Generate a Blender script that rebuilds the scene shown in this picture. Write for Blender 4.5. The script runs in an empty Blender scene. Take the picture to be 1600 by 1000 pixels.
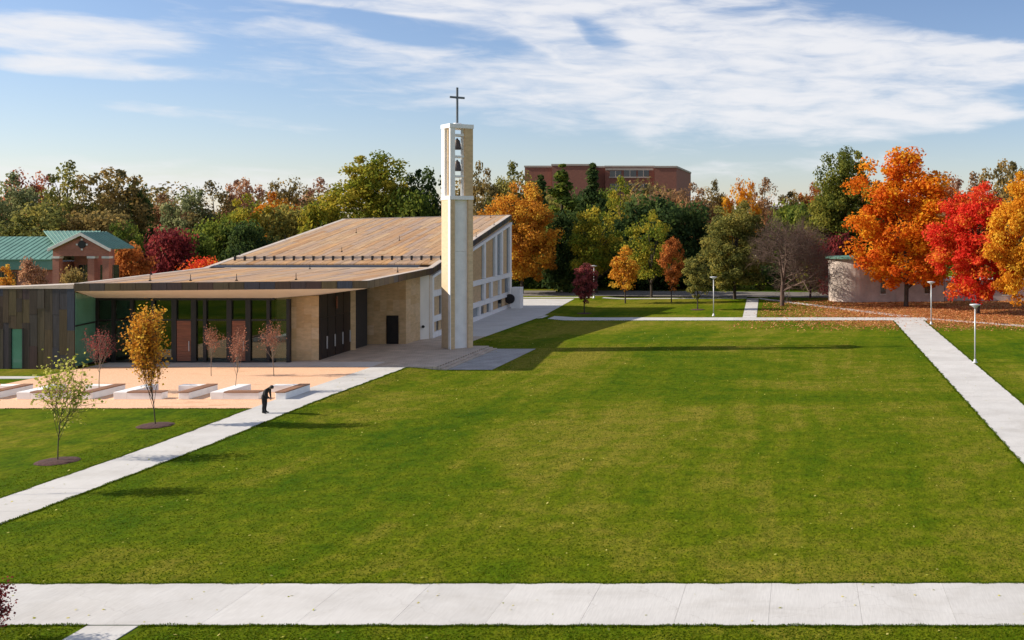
import bpy, math, random
import numpy as np
from mathutils import Vector, Matrix
R = math.radians
scene = bpy.context.scene
col = scene.collection

# ------------------------------------------------------------------ camera
CAMH, F, PX, PY = 11.5, 1600.0, 1255.0, 345.0      # level shift-lens camera, principal point in photo pixels
cam_d = bpy.data.cameras.new('camera'); cam = bpy.data.objects.new('camera', cam_d); col.objects.link(cam)
cam.location = (0, 0, CAMH); cam.rotation_euler = (R(90), 0, 0)
cam_d.sensor_width = 36; cam_d.lens = 36
cam_d.shift_x = (800 - PX) / 1600; cam_d.shift_y = -(500 - PY) / 1600
cam_d.clip_end = 8000
scene.camera = cam

# ------------------------------------------------------------------ light
SUN_EL, SUN_AZ = 29.7, 265.5            # azimuth clockwise from +Y
world = bpy.data.worlds.new('World'); scene.world = world; world.use_nodes = True
def build_world():
    nt = world.node_tree; N = nt.nodes; L = nt.links; N.clear()
    out = N.new('ShaderNodeOutputWorld'); bg = N.new('ShaderNodeBackground')
    sky = N.new('ShaderNodeTexSky'); sky.sky_type = 'NISHITA'; sky.sun_disc = False
    sky.sun_elevation = R(SUN_EL); sky.sun_rotation = R(SUN_AZ)
    sky.air_density = 1.0; sky.dust_density = 0.25; sky.ozone_density = 3.5; sky.altitude = 50
    tc = N.new('ShaderNodeTexCoord'); sep = N.new('ShaderNodeSeparateXYZ'); L.new(tc.outputs['Generated'], sep.inputs[0])
    def m(op, a, b=None, c=None):
        n = N.new('ShaderNodeMath'); n.operation = op
        for i, v in enumerate((a, b, c)):
            if v is None: continue
            if isinstance(v, (int, float)): n.inputs[i].default_value = v
            else: L.new(v, n.inputs[i])
        return n.outputs[0]
    x, y, z = sep.outputs
    az = m('ARCTAN2', x, y)
    hyp = m('SQRT', m('ADD', m('MULTIPLY', x, x), m('MULTIPLY', y, y)))
    el = m('DIVIDE', z, m('MAXIMUM', hyp, 0.001))
    comb = N.new('ShaderNodeCombineXYZ'); L.new(az, comb.inputs[0]); L.new(el, comb.inputs[1])
    def noise(sx, sy, rot, scale, detail, dist, off):
        mp = N.new('ShaderNodeMapping'); mp.inputs['Scale'].default_value = (sx, sy, 1)
        mp.inputs['Rotation'].default_value = (0, 0, R(rot)); mp.inputs['Location'].default_value = (off, off * .7, 0)
        L.new(comb.outputs[0], mp.inputs[0])
        n = N.new('ShaderNodeTexNoise'); n.inputs['Scale'].default_value = scale
        n.inputs['Detail'].default_value = detail; n.inputs['Roughness'].default_value = .58
        n.inputs['Distortion'].default_value = dist
        L.new(mp.outputs[0], n.inputs['Vector']); return n.outputs['Fac']
    n1 = noise(3, 13, 6, 2.2, 9, .6, 3.1)
    n2 = noise(9, 46, 9, 2.0, 8, .5, 8.4)
    tex = m('ADD', m('ADD', m('MULTIPLY', n1, .85), m('MULTIPLY', n2, .75)), -.19)
    def blob(cx, cy, ax, ay, tilt):                 # a cloud bank: centre and half sizes in sky angles
        a0 = math.atan((cx - PX) / F); e0 = (PY - cy) / F * math.cos(a0)
        sa, sb = ax / F * math.cos(a0) ** 2, ay / F * math.cos(a0)
        c, s = math.cos(R(tilt)), math.sin(R(tilt))
        da = m('SUBTRACT', az, a0); de = m('SUBTRACT', el, e0)
        p = m('DIVIDE', m('ADD', m('MULTIPLY', da, c), m('MULTIPLY', de, s)), sa)
        q = m('DIVIDE', m('SUBTRACT', m('MULTIPLY', de, c), m('MULTIPLY', da, s)), sb)
        r2 = m('ADD', m('MULTIPLY', p, p), m('MULTIPLY', q, q))
        return m('POWER', 2.718, m('MULTIPLY', m('MULTIPLY', r2, r2), -1.0))
    tot = None
    for wgt, b in [(1.0, (900, 62, 560, 150, -5)), (.8, (1330, 120, 330, 80, 4)), (.85, (1500, 110, 190, 34, 5)), (.75, (1440, 192, 230, 24, 5)),
                   (1.0, (110, 55, 220, 36, 1)), (.95, (130, 107, 190, 17, 0)), (.9, (560, 2, 270, 15, -3)), (.9, (840, 30, 90, 34, -35)),
                   (.5, (330, 182, 230, 15, -5)), (.72, (100, 272, 640, 26, 1)), (.5, (1180, 268, 260, 18, 4)), (.6, (700, 315, 1700, 26, 0)),
                   (-.8, (660, 48, 190, 26, -8)), (-.8, (1520, 22, 150, 30, -8)), (-.5, (930, 55, 60, 20, -20))]:
        o = m('MULTIPLY', blob(*b), wgt); tot = o if tot is None else m('ADD', tot, o)
    tot = m('MAXIMUM', m('MINIMUM', tot, 1.0), 0.0)
    # cirrus added over the unseen rest of the sky to raise the fill light
    up = N.new('ShaderNodeMapRange'); up.interpolation_type = 'SMOOTHSTEP'; L.new(el, up.inputs[0]); up.inputs[1].default_value = .21; up.inputs[2].default_value = .42
    rnd = N.new('ShaderNodeMapRange'); rnd.interpolation_type = 'SMOOTHSTEP'; L.new(m('ABSOLUTE', m('ADD', az, .23)), rnd.inputs[0]); rnd.inputs[1].default_value = .5; rnd.inputs[2].default_value = .9
    rest = m('MULTIPLY', m('MAXIMUM', up.outputs[0], rnd.outputs[0]), .62)
    cov = m('ADD', m('MULTIPLY', m('MAXIMUM', tot, rest), .62), tex)
    mr = N.new('ShaderNodeMapRange'); mr.interpolation_type = 'SMOOTHSTEP'; L.new(cov, mr.inputs[0])
    mr.inputs[1].default_value = .78; mr.inputs[2].default_value = 1.40; mr.inputs[3].default_value = 0; mr.inputs[4].default_value = .93
    hs = N.new('ShaderNodeHueSaturation'); hs.inputs['Saturation'].default_value = 1.02; hs.inputs['Value'].default_value = .52
    L.new(sky.outputs[0], hs.inputs['Color'])
    mix = N.new('ShaderNodeMixRGB'); L.new(mr.outputs[0], mix.inputs[0]); tn = N.new('ShaderNodeMixRGB'); tn.blend_type = 'MULTIPLY'; tn.inputs[0].default_value = 1; tn.inputs[2].default_value = (1.06, .965, 1.02, 1); L.new(hs.outputs[0], tn.inputs[1]); L.new(tn.outputs[0], mix.inputs[1])
    mix.inputs[2].default_value = (3.55, 3.56, 3.68, 1)
    L.new(mix.outputs[0], bg.inputs[0]); bg.inputs[1].default_value = .15
    L.new(bg.outputs[0], out.inputs[0])
build_world()
sd = bpy.data.lights.new('sun', 'SUN'); sun = bpy.data.objects.new('sun', sd); col.objects.link(sun)
sd.energy = 4.3; sd.angle = R(.5); sd.color = (1, .90, .76)
_d = Vector((math.sin(R(SUN_AZ)) * math.cos(R(SUN_EL)), math.cos(R(SUN_AZ)) * math.cos(R(SUN_EL)), math.sin(R(SUN_EL))))
sun.rotation_euler = _d.to_track_quat('Z', 'Y').to_euler(); sun.location = (-60, 0, 60)
scene.view_settings.view_transform = 'Standard'; scene.view_settings.look = 'None'
scene.view_settings.exposure = 0.74; scene.view_settings.gamma = 1
scene.render.resolution_x, scene.render.resolution_y = 1024, 640

# ------------------------------------------------------------------ materials
def new_mat(name):
    mt = bpy.data.materials.new(name); mt.use_nodes = True
    nt = mt.node_tree; return mt, nt.nodes, nt.links, nt.nodes['Principled BSDF']
def ramp(N, stops):
    r = N.new('ShaderNodeValToRGB'); e = r.color_ramp.elements
    while len(e) < len(stops): e.new(.5)
    for i, (p, c) in enumerate(stops): e[i].position = p; e[i].color = (*c, 1)
    return r
def noise_node(N, L, scale, detail=5, vec=None, rough=.55, dist=0):
    n = N.new('ShaderNodeTexNoise'); n.inputs['Scale'].default_value = scale; n.inputs['Detail'].default_value = detail
    n.inputs['Roughness'].default_value = rough; n.inputs['Distortion'].default_value = dist
    if vec is not None: L.new(vec, n.inputs['Vector'])
    return n
def world_vec(N, L, scale=(1, 1, 1), rot=(0, 0, 0)):
    g = N.new('ShaderNodeNewGeometry'); mp = N.new('ShaderNodeMapping')
    mp.inputs['Scale'].default_value = scale; mp.inputs['Rotation'].default_value = rot
    L.new(g.outputs['Position'], mp.inputs[0]); return mp.outputs[0]
def mixc(N, L, fac, a, b, mode='MIX'):
    n = N.new('ShaderNodeMixRGB'); n.blend_type = mode
    for i, v in ((0, fac), (1, a), (2, b)):
        if isinstance(v, (int, float)): n.inputs[i].default_value = v
        elif isinstance(v, tuple): n.inputs[i].default_value = (*v, 1) if len(v) == 3 else v
        else: L.new(v, n.inputs[i])
    return n.outputs[0]
def bump(N, L, b, height, strength, dist):
    n = N.new('ShaderNodeBump'); n.inputs['Strength'].default_value = strength; n.inputs['Distance'].default_value = dist
    L.new(height, n.inputs['Height']); L.new(n.outputs[0], b.inputs['Normal'])
def simple(name, c, rough=.7, metal=0, var=.12, scale=3.0, bmp=0, rnd=0, spec=.5, stretch=(1, 1, 1)):
    """base colour with noise wear; rnd shifts brightness per object"""
    mt, N, L, b = new_mat(name)
    v = world_vec(N, L, stretch); n = noise_node(N, L, scale, 6, v)
    r = ramp(N, [(.3, tuple(x * (1 - var) for x in c)), (.7, tuple(min(1, x * (1 + var)) for x in c))])
    L.new(n.outputs['Fac'], r.inputs[0]); o = r.outputs[0]
    if rnd:
        oi = N.new('ShaderNodeObjectInfo'); mr = N.new('ShaderNodeMapRange')
        L.new(oi.outputs['Random'], mr.inputs[0]); mr.inputs[3].default_value = 1 - rnd; mr.inputs[4].default_value = 1 + rnd
        o = mixc(N, L, 1.0, o, mr.outputs[0], 'MULTIPLY')
    L.new(o, b.inputs['Base Color']); b.inputs['Roughness'].default_value = rough; b.inputs['Metallic'].default_value = metal
    b.inputs['Specular IOR Level'].default_value = spec
    if bmp: bump(N, L, b, n.outputs['Fac'], bmp, .02)
    return mt
def palette(name, cols, rough=.5, metal=0, stretch=(6, .5, 6), var=.25, spec=.5):
    """one colour of a palette for each object, streaked"""
    mt, N, L, b = new_mat(name)
    oi = N.new('ShaderNodeObjectInfo')
    r = ramp(N, [(i / max(1, len(cols) - 1), c) for i, c in enumerate(cols)]); L.new(oi.outputs['Random'], r.inputs[0])
    n = noise_node(N, L, 1.5, 7, world_vec(N, L, stretch), .65)
    mr = N.new('ShaderNodeMapRange'); L.new(n.outputs['Fac'], mr.inputs[0]); mr.inputs[1].default_value = .3; mr.inputs[2].default_value = .7
    mr.inputs[3].default_value = 1 - var; mr.inputs[4].default_value = 1 + var
    o = mixc(N, L, 1.0, r.outputs[0], mr.outputs[0], 'MULTIPLY')
    L.new(o, b.inputs['Base Color']); b.inputs['Roughness'].default_value = rough; b.inputs['Metallic'].default_value = metal
    b.inputs['Specular IOR Level'].default_value = spec
    return mt
def leaf_mat(name, cols, trans=.45):
    mt, N, L, b = new_mat(name)
    at = N.new('ShaderNodeAttribute'); at.attribute_name = 'tint'
    oi = N.new('ShaderNodeObjectInfo')
    ad = N.new('ShaderNodeMath'); ad.operation = 'MULTIPLY_ADD'; L.new(oi.outputs['Random'], ad.inputs[0]); ad.inputs[1].default_value = .16; ad.inputs[2].default_value = -.08
    a2 = N.new('ShaderNodeMath'); L.new(ad.outputs[0], a2.inputs[0]); L.new(at.outputs['Fac'], a2.inputs[1])
    r = ramp(N, [(.08 + .84 * i / (len(cols) - 1), c) for i, c in enumerate(cols)]); L.new(a2.outputs[0], r.inputs[0])
    L.new(r.outputs[0], b.inputs['Base Color']); b.inputs['Roughness'].default_value = .7; b.inputs['Specular IOR Level'].default_value = .06
    tr = N.new('ShaderNodeBsdfTranslucent'); L.new(r.outputs[0], tr.inputs[0])
    mx = N.new('ShaderNodeMixShader'); mx.inputs[0].default_value = trans
    L.new(b.outputs[0], mx.inputs[1]); L.new(tr.outputs[0], mx.inputs[2]); L.new(mx.outputs[0], N['Material Output'].inputs[0])
    return mt
def glass_mat(name, tint, refl=.35, rough=.02, gc=(.85, .95, .9)):
    mt, N, L, b = new_mat(name)
    t = N.new('ShaderNodeBsdfTransparent'); t.inputs[0].default_value = (*tint, 1)
    g = N.new('ShaderNodeBsdfGlossy'); g.inputs['Roughness'].default_value = rough; g.inputs[0].default_value = (*gc, 1)
    fr = N.new('ShaderNodeFresnel'); fr.inputs[0].default_value = 1.5
    ad = N.new('ShaderNodeMath'); ad.use_clamp = True; L.new(fr.outputs[0], ad.inputs[0]); ad.inputs[1].default_value = refl
    mx = N.new('ShaderNodeMixShader'); L.new(ad.outputs[0], mx.inputs[0]); L.new(t.outputs[0], mx.inputs[1]); L.new(g.outputs[0], mx.inputs[2])
    L.new(mx.outputs[0], N['Material Output'].inputs[0]); return mt
def grass_mat():
    mt, N, L, b = new_mat('lawn_grass')
    v = world_vec(N, L)
    big = noise_node(N, L, .036, 5, v, .62, .8); mid = noise_node(N, L, .55, 6, v, .65, .4)
    fine = noise_node(N, L, 9, 5, world_vec(N, L, (1, .55, 1)), .75)
    c1 = ramp(N, [(.34, (.036, .082, .002)), (.47, (.068, .110, .002)), (.58, (.105, .132, .004)), (.74, (.185, .165, .020))])
    s1 = N.new('ShaderNodeMath'); s1.operation = 'MULTIPLY_ADD'; L.new(mid.outputs['Fac'], s1.inputs[0]); s1.inputs[1].default_value = .5
    s0 = N.new('ShaderNodeMath'); s0.operation = 'MULTIPLY_ADD'; L.new(big.outputs['Fac'], s0.inputs[0]); s0.inputs[1].default_value = 1.15; s0.inputs[2].default_value = -.35
    L.new(s0.outputs[0], s1.inputs[2])
    # mowing stripes, running away down the lawn
    bend = N.new('ShaderNodeVectorMath'); bend.operation = 'MULTIPLY_ADD'; L.new(noise_node(N, L, .02, 2, v).outputs['Color'], bend.inputs[0]); bend.inputs[1].default_value = (14, 14, 0); L.new(v, bend.inputs[2])
    mp = N.new('ShaderNodeMapping'); mp.inputs['Scale'].default_value = (.62, .022, 1); mp.inputs['Rotation'].default_value = (0, 0, R(2)); L.new(bend.outputs[0], mp.inputs[0])
    w = noise_node(N, L, 1.0, 3, mp.outputs[0], .6)
    mp2 = N.new('ShaderNodeMapping'); mp2.inputs['Scale'].default_value = (.05, .9, 1); mp2.inputs['Rotation'].default_value = (0, 0, R(-3)); L.new(bend.outputs[0], mp2.inputs[0])
    w2 = noise_node(N, L, .8, 3, mp2.outputs[0], .6)
    wj = N.new('ShaderNodeMath'); wj.operation = 'MULTIPLY_ADD'; L.new(w2.outputs['Fac'], wj.inputs[0]); wj.inputs[1].default_value = .10; wj.inputs[2].default_value = -.14
    s2 = N.new('ShaderNodeMath'); s2.operation = 'MULTIPLY_ADD'; L.new(w.outputs['Fac'], s2.inputs[0]); s2.inputs[1].default_value = .38
    s3 = N.new('ShaderNodeMath'); L.new(s1.outputs[0], s3.inputs[0]); L.new(wj.outputs[0], s3.inputs[1]); L.new(s3.outputs[0], s2.inputs[2])
    L.new(s2.outputs[0], c1.inputs[0])
    fr = ramp(N, [(.30, (.55, .58, .55)), (.5, (1, 1, 1)), (.72, (1.42, 1.38, 1.15))]); L.new(fine.outputs['Fac'], fr.inputs[0])
    tu = noise_node(N, L, 2.6, 5, world_vec(N, L, (1, .6, 1)), .7); tr_ = ramp(N, [(.34, (.66, .70, .66)), (.5, (1, 1, 1)), (.68, (1.28, 1.24, 1.1))]); L.new(tu.outputs['Fac'], tr_.inputs[0])
    o = mixc(N, L, 1.0, c1.outputs[0], fr.outputs[0], 'MULTIPLY'); o = mixc(N, L, 1.0, o, tr_.outputs[0], 'MULTIPLY')
    # thin scatter of leaf litter under the maples on the right
    sp = N.new('ShaderNodeSeparateXYZ'); L.new(v, sp.inputs[0])
    def mrange(src, a, bb):
        q = N.new('ShaderNodeMapRange'); q.interpolation_type = 'SMOOTHSTEP'; L.new(src, q.inputs[0]); q.inputs[1].default_value = a; q.inputs[2].default_value = bb; return q.outputs[0]
    def mul(a, bb):
        q = N.new('ShaderNodeMath'); q.operation = 'MULTIPLY'; L.new(a, q.inputs[0])
        if isinstance(bb, float): q.inputs[1].default_value = bb
        else: L.new(bb, q.inputs[1])
        return q.outputs[0]
    zone = mul(mul(mrange(sp.outputs[0], -9, 9), mrange(sp.outputs[1], 96, 122)), mrange(sp.outputs[1], 175, 150))
    ln = noise_node(N, L, 3.2, 6, v, .8); ln2 = noise_node(N, L, .25, 3, v)
    ad = N.new('ShaderNodeMath'); ad.operation = 'MULTIPLY_ADD'; L.new(zone, ad.inputs[0]); ad.inputs[1].default_value = .42; L.new(ln.outputs['Fac'], ad.inputs[2])
    ad2 = N.new('ShaderNodeMath'); ad2.operation = 'MULTIPLY_ADD'; L.new(ln2.outputs['Fac'], ad2.inputs[0]); ad2.inputs[1].default_value = .35; L.new(ad.outputs[0], ad2.inputs[2])
    lf = mrange(ad2.outputs[0], .90, 1.10)
    lc = ramp(N, [(.3, (.24, .085, .025)), (.55, (.46, .19, .055)), (.75, (.60, .32, .12))]); L.new(noise_node(N, L, 7, 3, v).outputs['Fac'], lc.inputs[0])
    o = mixc(N, L, mul(lf, .85), o, lc.outputs[0])
    L.new(o, b.inputs['Base Color']); b.inputs['Roughness'].default_value = .95; b.inputs['Specular IOR Level'].default_value = .03
    bump(N, L, b, fine.outputs['Fac'], .6, .04)
    return mt
def brickish(name, c1, c2, mortar, scale, w=.5, h=.25, off=(0, 0, 0), rot=(0, 0, 0), ms=.02):
    mt, N, L, b = new_mat(name)
    br = N.new('ShaderNodeTexBrick'); L.new(world_vec(N, L, (1, 1, 1), rot), br.inputs['Vector'])
    br.inputs['Color1'].default_value = (*c1, 1); br.inputs['Color2'].default_value = (*c2, 1); br.inputs['Mortar'].default_value = (*mortar, 1)
    br.inputs['Scale'].default_value = scale; br.inputs['Brick Width'].default_value = w; br.inputs['Row Height'].default_value = h; br.inputs['Mortar Size'].default_value = ms
    n = noise_node(N, L, .8, 5, world_vec(N, L)); r = ramp(N, [(.3, (.8, .8, .8)), (.7, (1.15, 1.15, 1.15))]); L.new(n.outputs['Fac'], r.inputs[0])
    L.new(mixc(N, L, 1.0, br.outputs['Color'], r.outputs[0], 'MULTIPLY'), b.inputs['Base Color']); b.inputs['Roughness'].default_value = .85
    return mt
M = {}
M['grass'] = grass_mat()
def concrete_mat():
    mt, N, L, b = new_mat('broom_concrete')
    oi = N.new('ShaderNodeObjectInfo'); mr = N.new('ShaderNodeMapRange'); L.new(oi.outputs['Random'], mr.inputs[0]); mr.inputs[3].default_value = .95; mr.inputs[4].default_value = 1.03
    n1 = noise_node(N, L, .5, 6, world_vec(N, L), .6); n2 = noise_node(N, L, 3, 5, world_vec(N, L, (9, .5, 1), (0, 0, R(-14))), .6)
    r1 = ramp(N, [(.25, (.49, .475, .45)), (.5, (.55, .535, .51)), (.75, (.59, .575, .55))]); L.new(n1.outputs['Fac'], r1.inputs[0])
    r2 = ramp(N, [(.3, (.90, .90, .90)), (.7, (1.06, 1.06, 1.06))]); L.new(n2.outputs['Fac'], r2.inputs[0])
    o = mixc(N, L, 1, r1.outputs[0], r2.outputs[0], 'MULTIPLY'); o = mixc(N, L, 1, o, mr.outputs[0], 'MULTIPLY')
    n3 = noise_node(N, L, .22, 7, world_vec(N, L, (1, 1.5, 1)), .7, .8); r3 = ramp(N, [(.36, (.90, .89, .875)), (.52, (1, 1, 1))]); L.new(n3.outputs['Fac'], r3.inputs[0]); o = mixc(N, L, 1, o, r3.outputs[0], 'MULTIPLY')
    vo = N.new('ShaderNodeTexVoronoi'); vo.feature = 'DISTANCE_TO_EDGE'; vo.inputs['Scale'].default_value = .16
    wv = N.new('ShaderNodeVectorMath'); L.new(world_vec(N, L), wv.inputs[0]); L.new(noise_node(N, L, 1.3, 6, world_vec(N, L)).outputs['Color'], wv.inputs[1]); L.new(wv.outputs[0], vo.inputs['Vector'])
    r4 = ramp(N, [(0.0, (.86, .85, .84)), (.003, (1, 1, 1))]); L.new(vo.outputs['Distance'], r4.inputs[0]); o = mixc(N, L, 1, o, r4.outputs[0], 'MULTIPLY')
    L.new(o, b.inputs['Base Color']); b.inputs['Roughness'].default_value = .8; bump(N, L, b, n2.outputs['Fac'], .2, .01); return mt
M['concrete'] = concrete_mat()
M['gravel'] = None
def gravel_mat():
    mt, N, L, b = new_mat('peach_gravel'); v = world_vec(N, L)
    n = noise_node(N, L, 14, 4, v, .8); g = noise_node(N, L, .35, 5, world_vec(N, L, (.5, 1.6, 1)), .7)
    r = ramp(N, [(.3, (.56, .31, .18)), (.5, (.75, .455, .275)), (.72, (.86, .60, .41))]); L.new(n.outputs['Fac'], r.inputs[0])
    r2 = ramp(N, [(.30, (.72, .62, .55)), (.40, (1, 1, 1))]); L.new(g.outputs['Fac'], r2.inputs[0])
    L.new(mixc(N, L, 1, r.outputs[0], r2.outputs[0], 'MULTIPLY'), b.inputs['Base Color']); b.inputs['Roughness'].default_value = .9
    bump(N, L, b, n.outputs['Fac'], .6, .03); return mt
M['gravel'] = gravel_mat()
M['asphalt'] = simple('asphalt', (.15, .135, .12), .9, var=.2, scale=.8)
M['paver'] = brickish('stone_pavers', (.54, .44, .35), (.47, .385, .305), (.30, .25, .20), 1.0, .6, .3)
M['slab_paver'] = brickish('grey_pavers', (.36, .345, .33), (.32, .305, .29), (.24, .23, .22), 1.0, .9, .45)
M['mulch'] = simple('mulch', (.06, .022, .016), .95, var=.5, scale=14, bmp=.8)
M['white'] = simple('white_concrete', (.82, .81, .79), .7, var=.07, scale=1.5)
M['precast'] = simple('precast_concrete', (.76, .73, .67), .75, var=.09, scale=.8, stretch=(1, 1, .3))
M['stone'] = palette('sandstone', [(.56, .39, .21), (.62, .45, .26), (.52, .35, .18), (.64, .48, .30), (.57, .40, .22)], .8, 0, (1.2, 1.2, 3), .16, .3)
M['sunlit_stone'] = palette('sunlit_sandstone', [(.57, .44, .285), (.61, .48, .32)], .8, 0, (1.2, 1.2, 3), .10, .3)  # same sandstone made paler, sunlight on the tower's left face put into the colour
M['copper'] = palette('patinated_copper', [(.045, .031, .028), (.080, .056, .028), (.040, .040, .058), (.105, .076, .036), (.062, .033, .030), (.040, .052, .080)], .42, .35, (5, 5, .5), .3)
M['roof'] = palette('roof_copper', [(.42, .235, .105), (.36, .25, .165), (.49, .275, .11), (.33, .235, .175), (.47, .31, .165), (.37, .20, .085)], .62, 0, (5, .35, 1), .34, .25)
M['roof_edge'] = simple('roof_edge_metal', (.52, .44, .36), .6, 0, .12, .8)
M['dark'] = simple('dark_metal', (.018, .017, .018), .45, .3, .2)
M['bronze'] = simple('dark_bronze_doors', (.022, .012, .010), .4, .3, .3, 2, stretch=(3, 3, .4))
M['soffit'] = simple('soffit_board', (.85, .78, .68), .6, var=.04, scale=.5)
M['wood'] = simple('red_wood', (.20, .065, .030), .5, var=.3, scale=2, stretch=(.6, .6, 8))
M['bench_wood'] = simple('bench_timber', (.30, .15, .08), .55, var=.25, scale=3, stretch=(.5, 4, 1), rnd=.15)
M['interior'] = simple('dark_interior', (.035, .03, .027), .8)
M['floor_in'] = simple('lobby_floor', (.30, .26, .21), .4)
M['glass'] = glass_mat('clear_glass', (.55, .62, .58), .04)
M['green_glass'] = simple('green_backed_glass', (.11, .30, .215), .12, var=.18, scale=.5, spec=.8)
M['pane_dark'] = simple('dark_pane', (.02, .024, .028), .12, spec=.8)
M['pane_grey'] = simple('grey_pane', (.20, .23, .25), .2, spec=.8)
M['brick'] = brickish('red_brick', (.42, .15, .095), (.35, .12, .08), (.30, .2, .16), 4.0, .9, .3, rot=(R(90), 0, 0))
M['brick_far'] = simple('far_brick', (.25, .10, .066), .9, var=.12, scale=2)
M['limestone'] = simple('limestone_band', (.40, .34, .28), .8)
M['green_roof'] = simple('green_copper_roof', (.11, .24, .19), .5, .1, .15, .8, rnd=.06)
M['trim'] = simple('cream_trim', (.62, .60, .56), .7)
M['beige_brick'] = brickish('beige_brick', (.58, .48, .42), (.52, .43, .375), (.55, .48, .43), 4.0, .9, .3, rot=(R(90), 0, 0))
M['lamp'] = simple('lamp_paint', (.55, .56, .57), .45, .3, .06)
M['bark'] = simple('bark', (.055, .040, .030), .95, var=.35, scale=6, stretch=(3, 3, .6), bmp=.5)
M['bark_pale'] = simple('pale_bark', (.20, .155, .115), .95, var=.3, scale=6, stretch=(3, 3, .6))
M['twig'] = simple('grey_twigs', (.11, .068, .050), .95, var=.3, scale=2)
M['twig_pink'] = simple('pinkish_twigs', (.30, .18, .15), .95, var=.2, scale=2)
M['twig_wine'] = simple('wine_twigs', (.075, .028, .030), .95, var=.3, scale=2)
M['suit'] = simple('black_suit', (.010, .010, .012), .85, var=.2)
M['skin'] = simple('skin', (.38, .22, .16), .6, var=.05)
M['hair'] = simple('dark_hair', (.02, .014, .01), .6, var=.2)
LEAF = {  # muted far-tree tones are lightened in place of distance haze
 'yellowgreen': [(0.081, 0.112, 0.014), (0.195, 0.195, 0.021), (0.357, 0.27, 0.031)],
 'green': [(0.043, 0.069, 0.014), (0.089, 0.122, 0.019), (0.168, 0.187, 0.027)],
 'brightgreen': [(0.06, 0.076, 0.017), (0.128, 0.143, 0.024), (0.221, 0.194, 0.033)],
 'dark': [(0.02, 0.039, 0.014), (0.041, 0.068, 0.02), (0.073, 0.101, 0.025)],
 'olive': [(0.075, 0.086, 0.025), (0.16, 0.155, 0.039), (0.276, 0.226, 0.051)],
 'olivebrown': [(0.085, 0.074, 0.031), (0.181, 0.136, 0.046), (0.297, 0.196, 0.064)],
 'brown': [(0.128, 0.079, 0.043), (0.245, 0.136, 0.064), (0.361, 0.196, 0.085)],
 'russet': [(0.181, 0.061, 0.039), (0.361, 0.124, 0.06), (0.531, 0.206, 0.095)],
 'pinkrusset': [(0.183, 0.096, 0.061), (0.315, 0.161, 0.093), (0.431, 0.247, 0.136)],
 'orange': [(.26, .075, .010), (.44, .15, .012), (.60, .25, .020)],
 'amber': [(0.288, 0.118, 0.02), (0.518, 0.235, 0.026), (0.72, 0.372, 0.05)],
 'gold': [(.36, .13, .012), (.54, .235, .016), (.62, .32, .03)],
 'maple': [(.42, .075, .010), (.56, .17, .012), (.62, .28, .018)],
 'redmaple': [(.48, .022, .014), (.60, .060, .026), (.62, .21, .024)],
 'wine': [(0.059, 0.012, 0.015), (0.141, 0.021, 0.025), (0.238, 0.041, 0.038)],
 'redpurple': [(0.101, 0.029, 0.031), (0.216, 0.052, 0.05), (0.324, 0.085, 0.07)],
 'mutedred': [(0.176, 0.064, 0.045), (0.297, 0.122, 0.077), (0.419, 0.2, 0.126)],
 'rust': [(0.18, 0.058, 0.017), (0.312, 0.102, 0.026), (0.432, 0.168, 0.042)],
 'limey': [(.22, .24, .03), (.38, .37, .07), (.50, .44, .15)],
 'greygreen': [(0.095, 0.114, 0.054), (0.181, 0.196, 0.085), (0.276, 0.279, 0.128)],
}
LM = {k: leaf_mat('leaf_' + k, [tuple(min(.75, x * 1.4) for x in c) for c in v]) for k, v in LEAF.items()}

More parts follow.
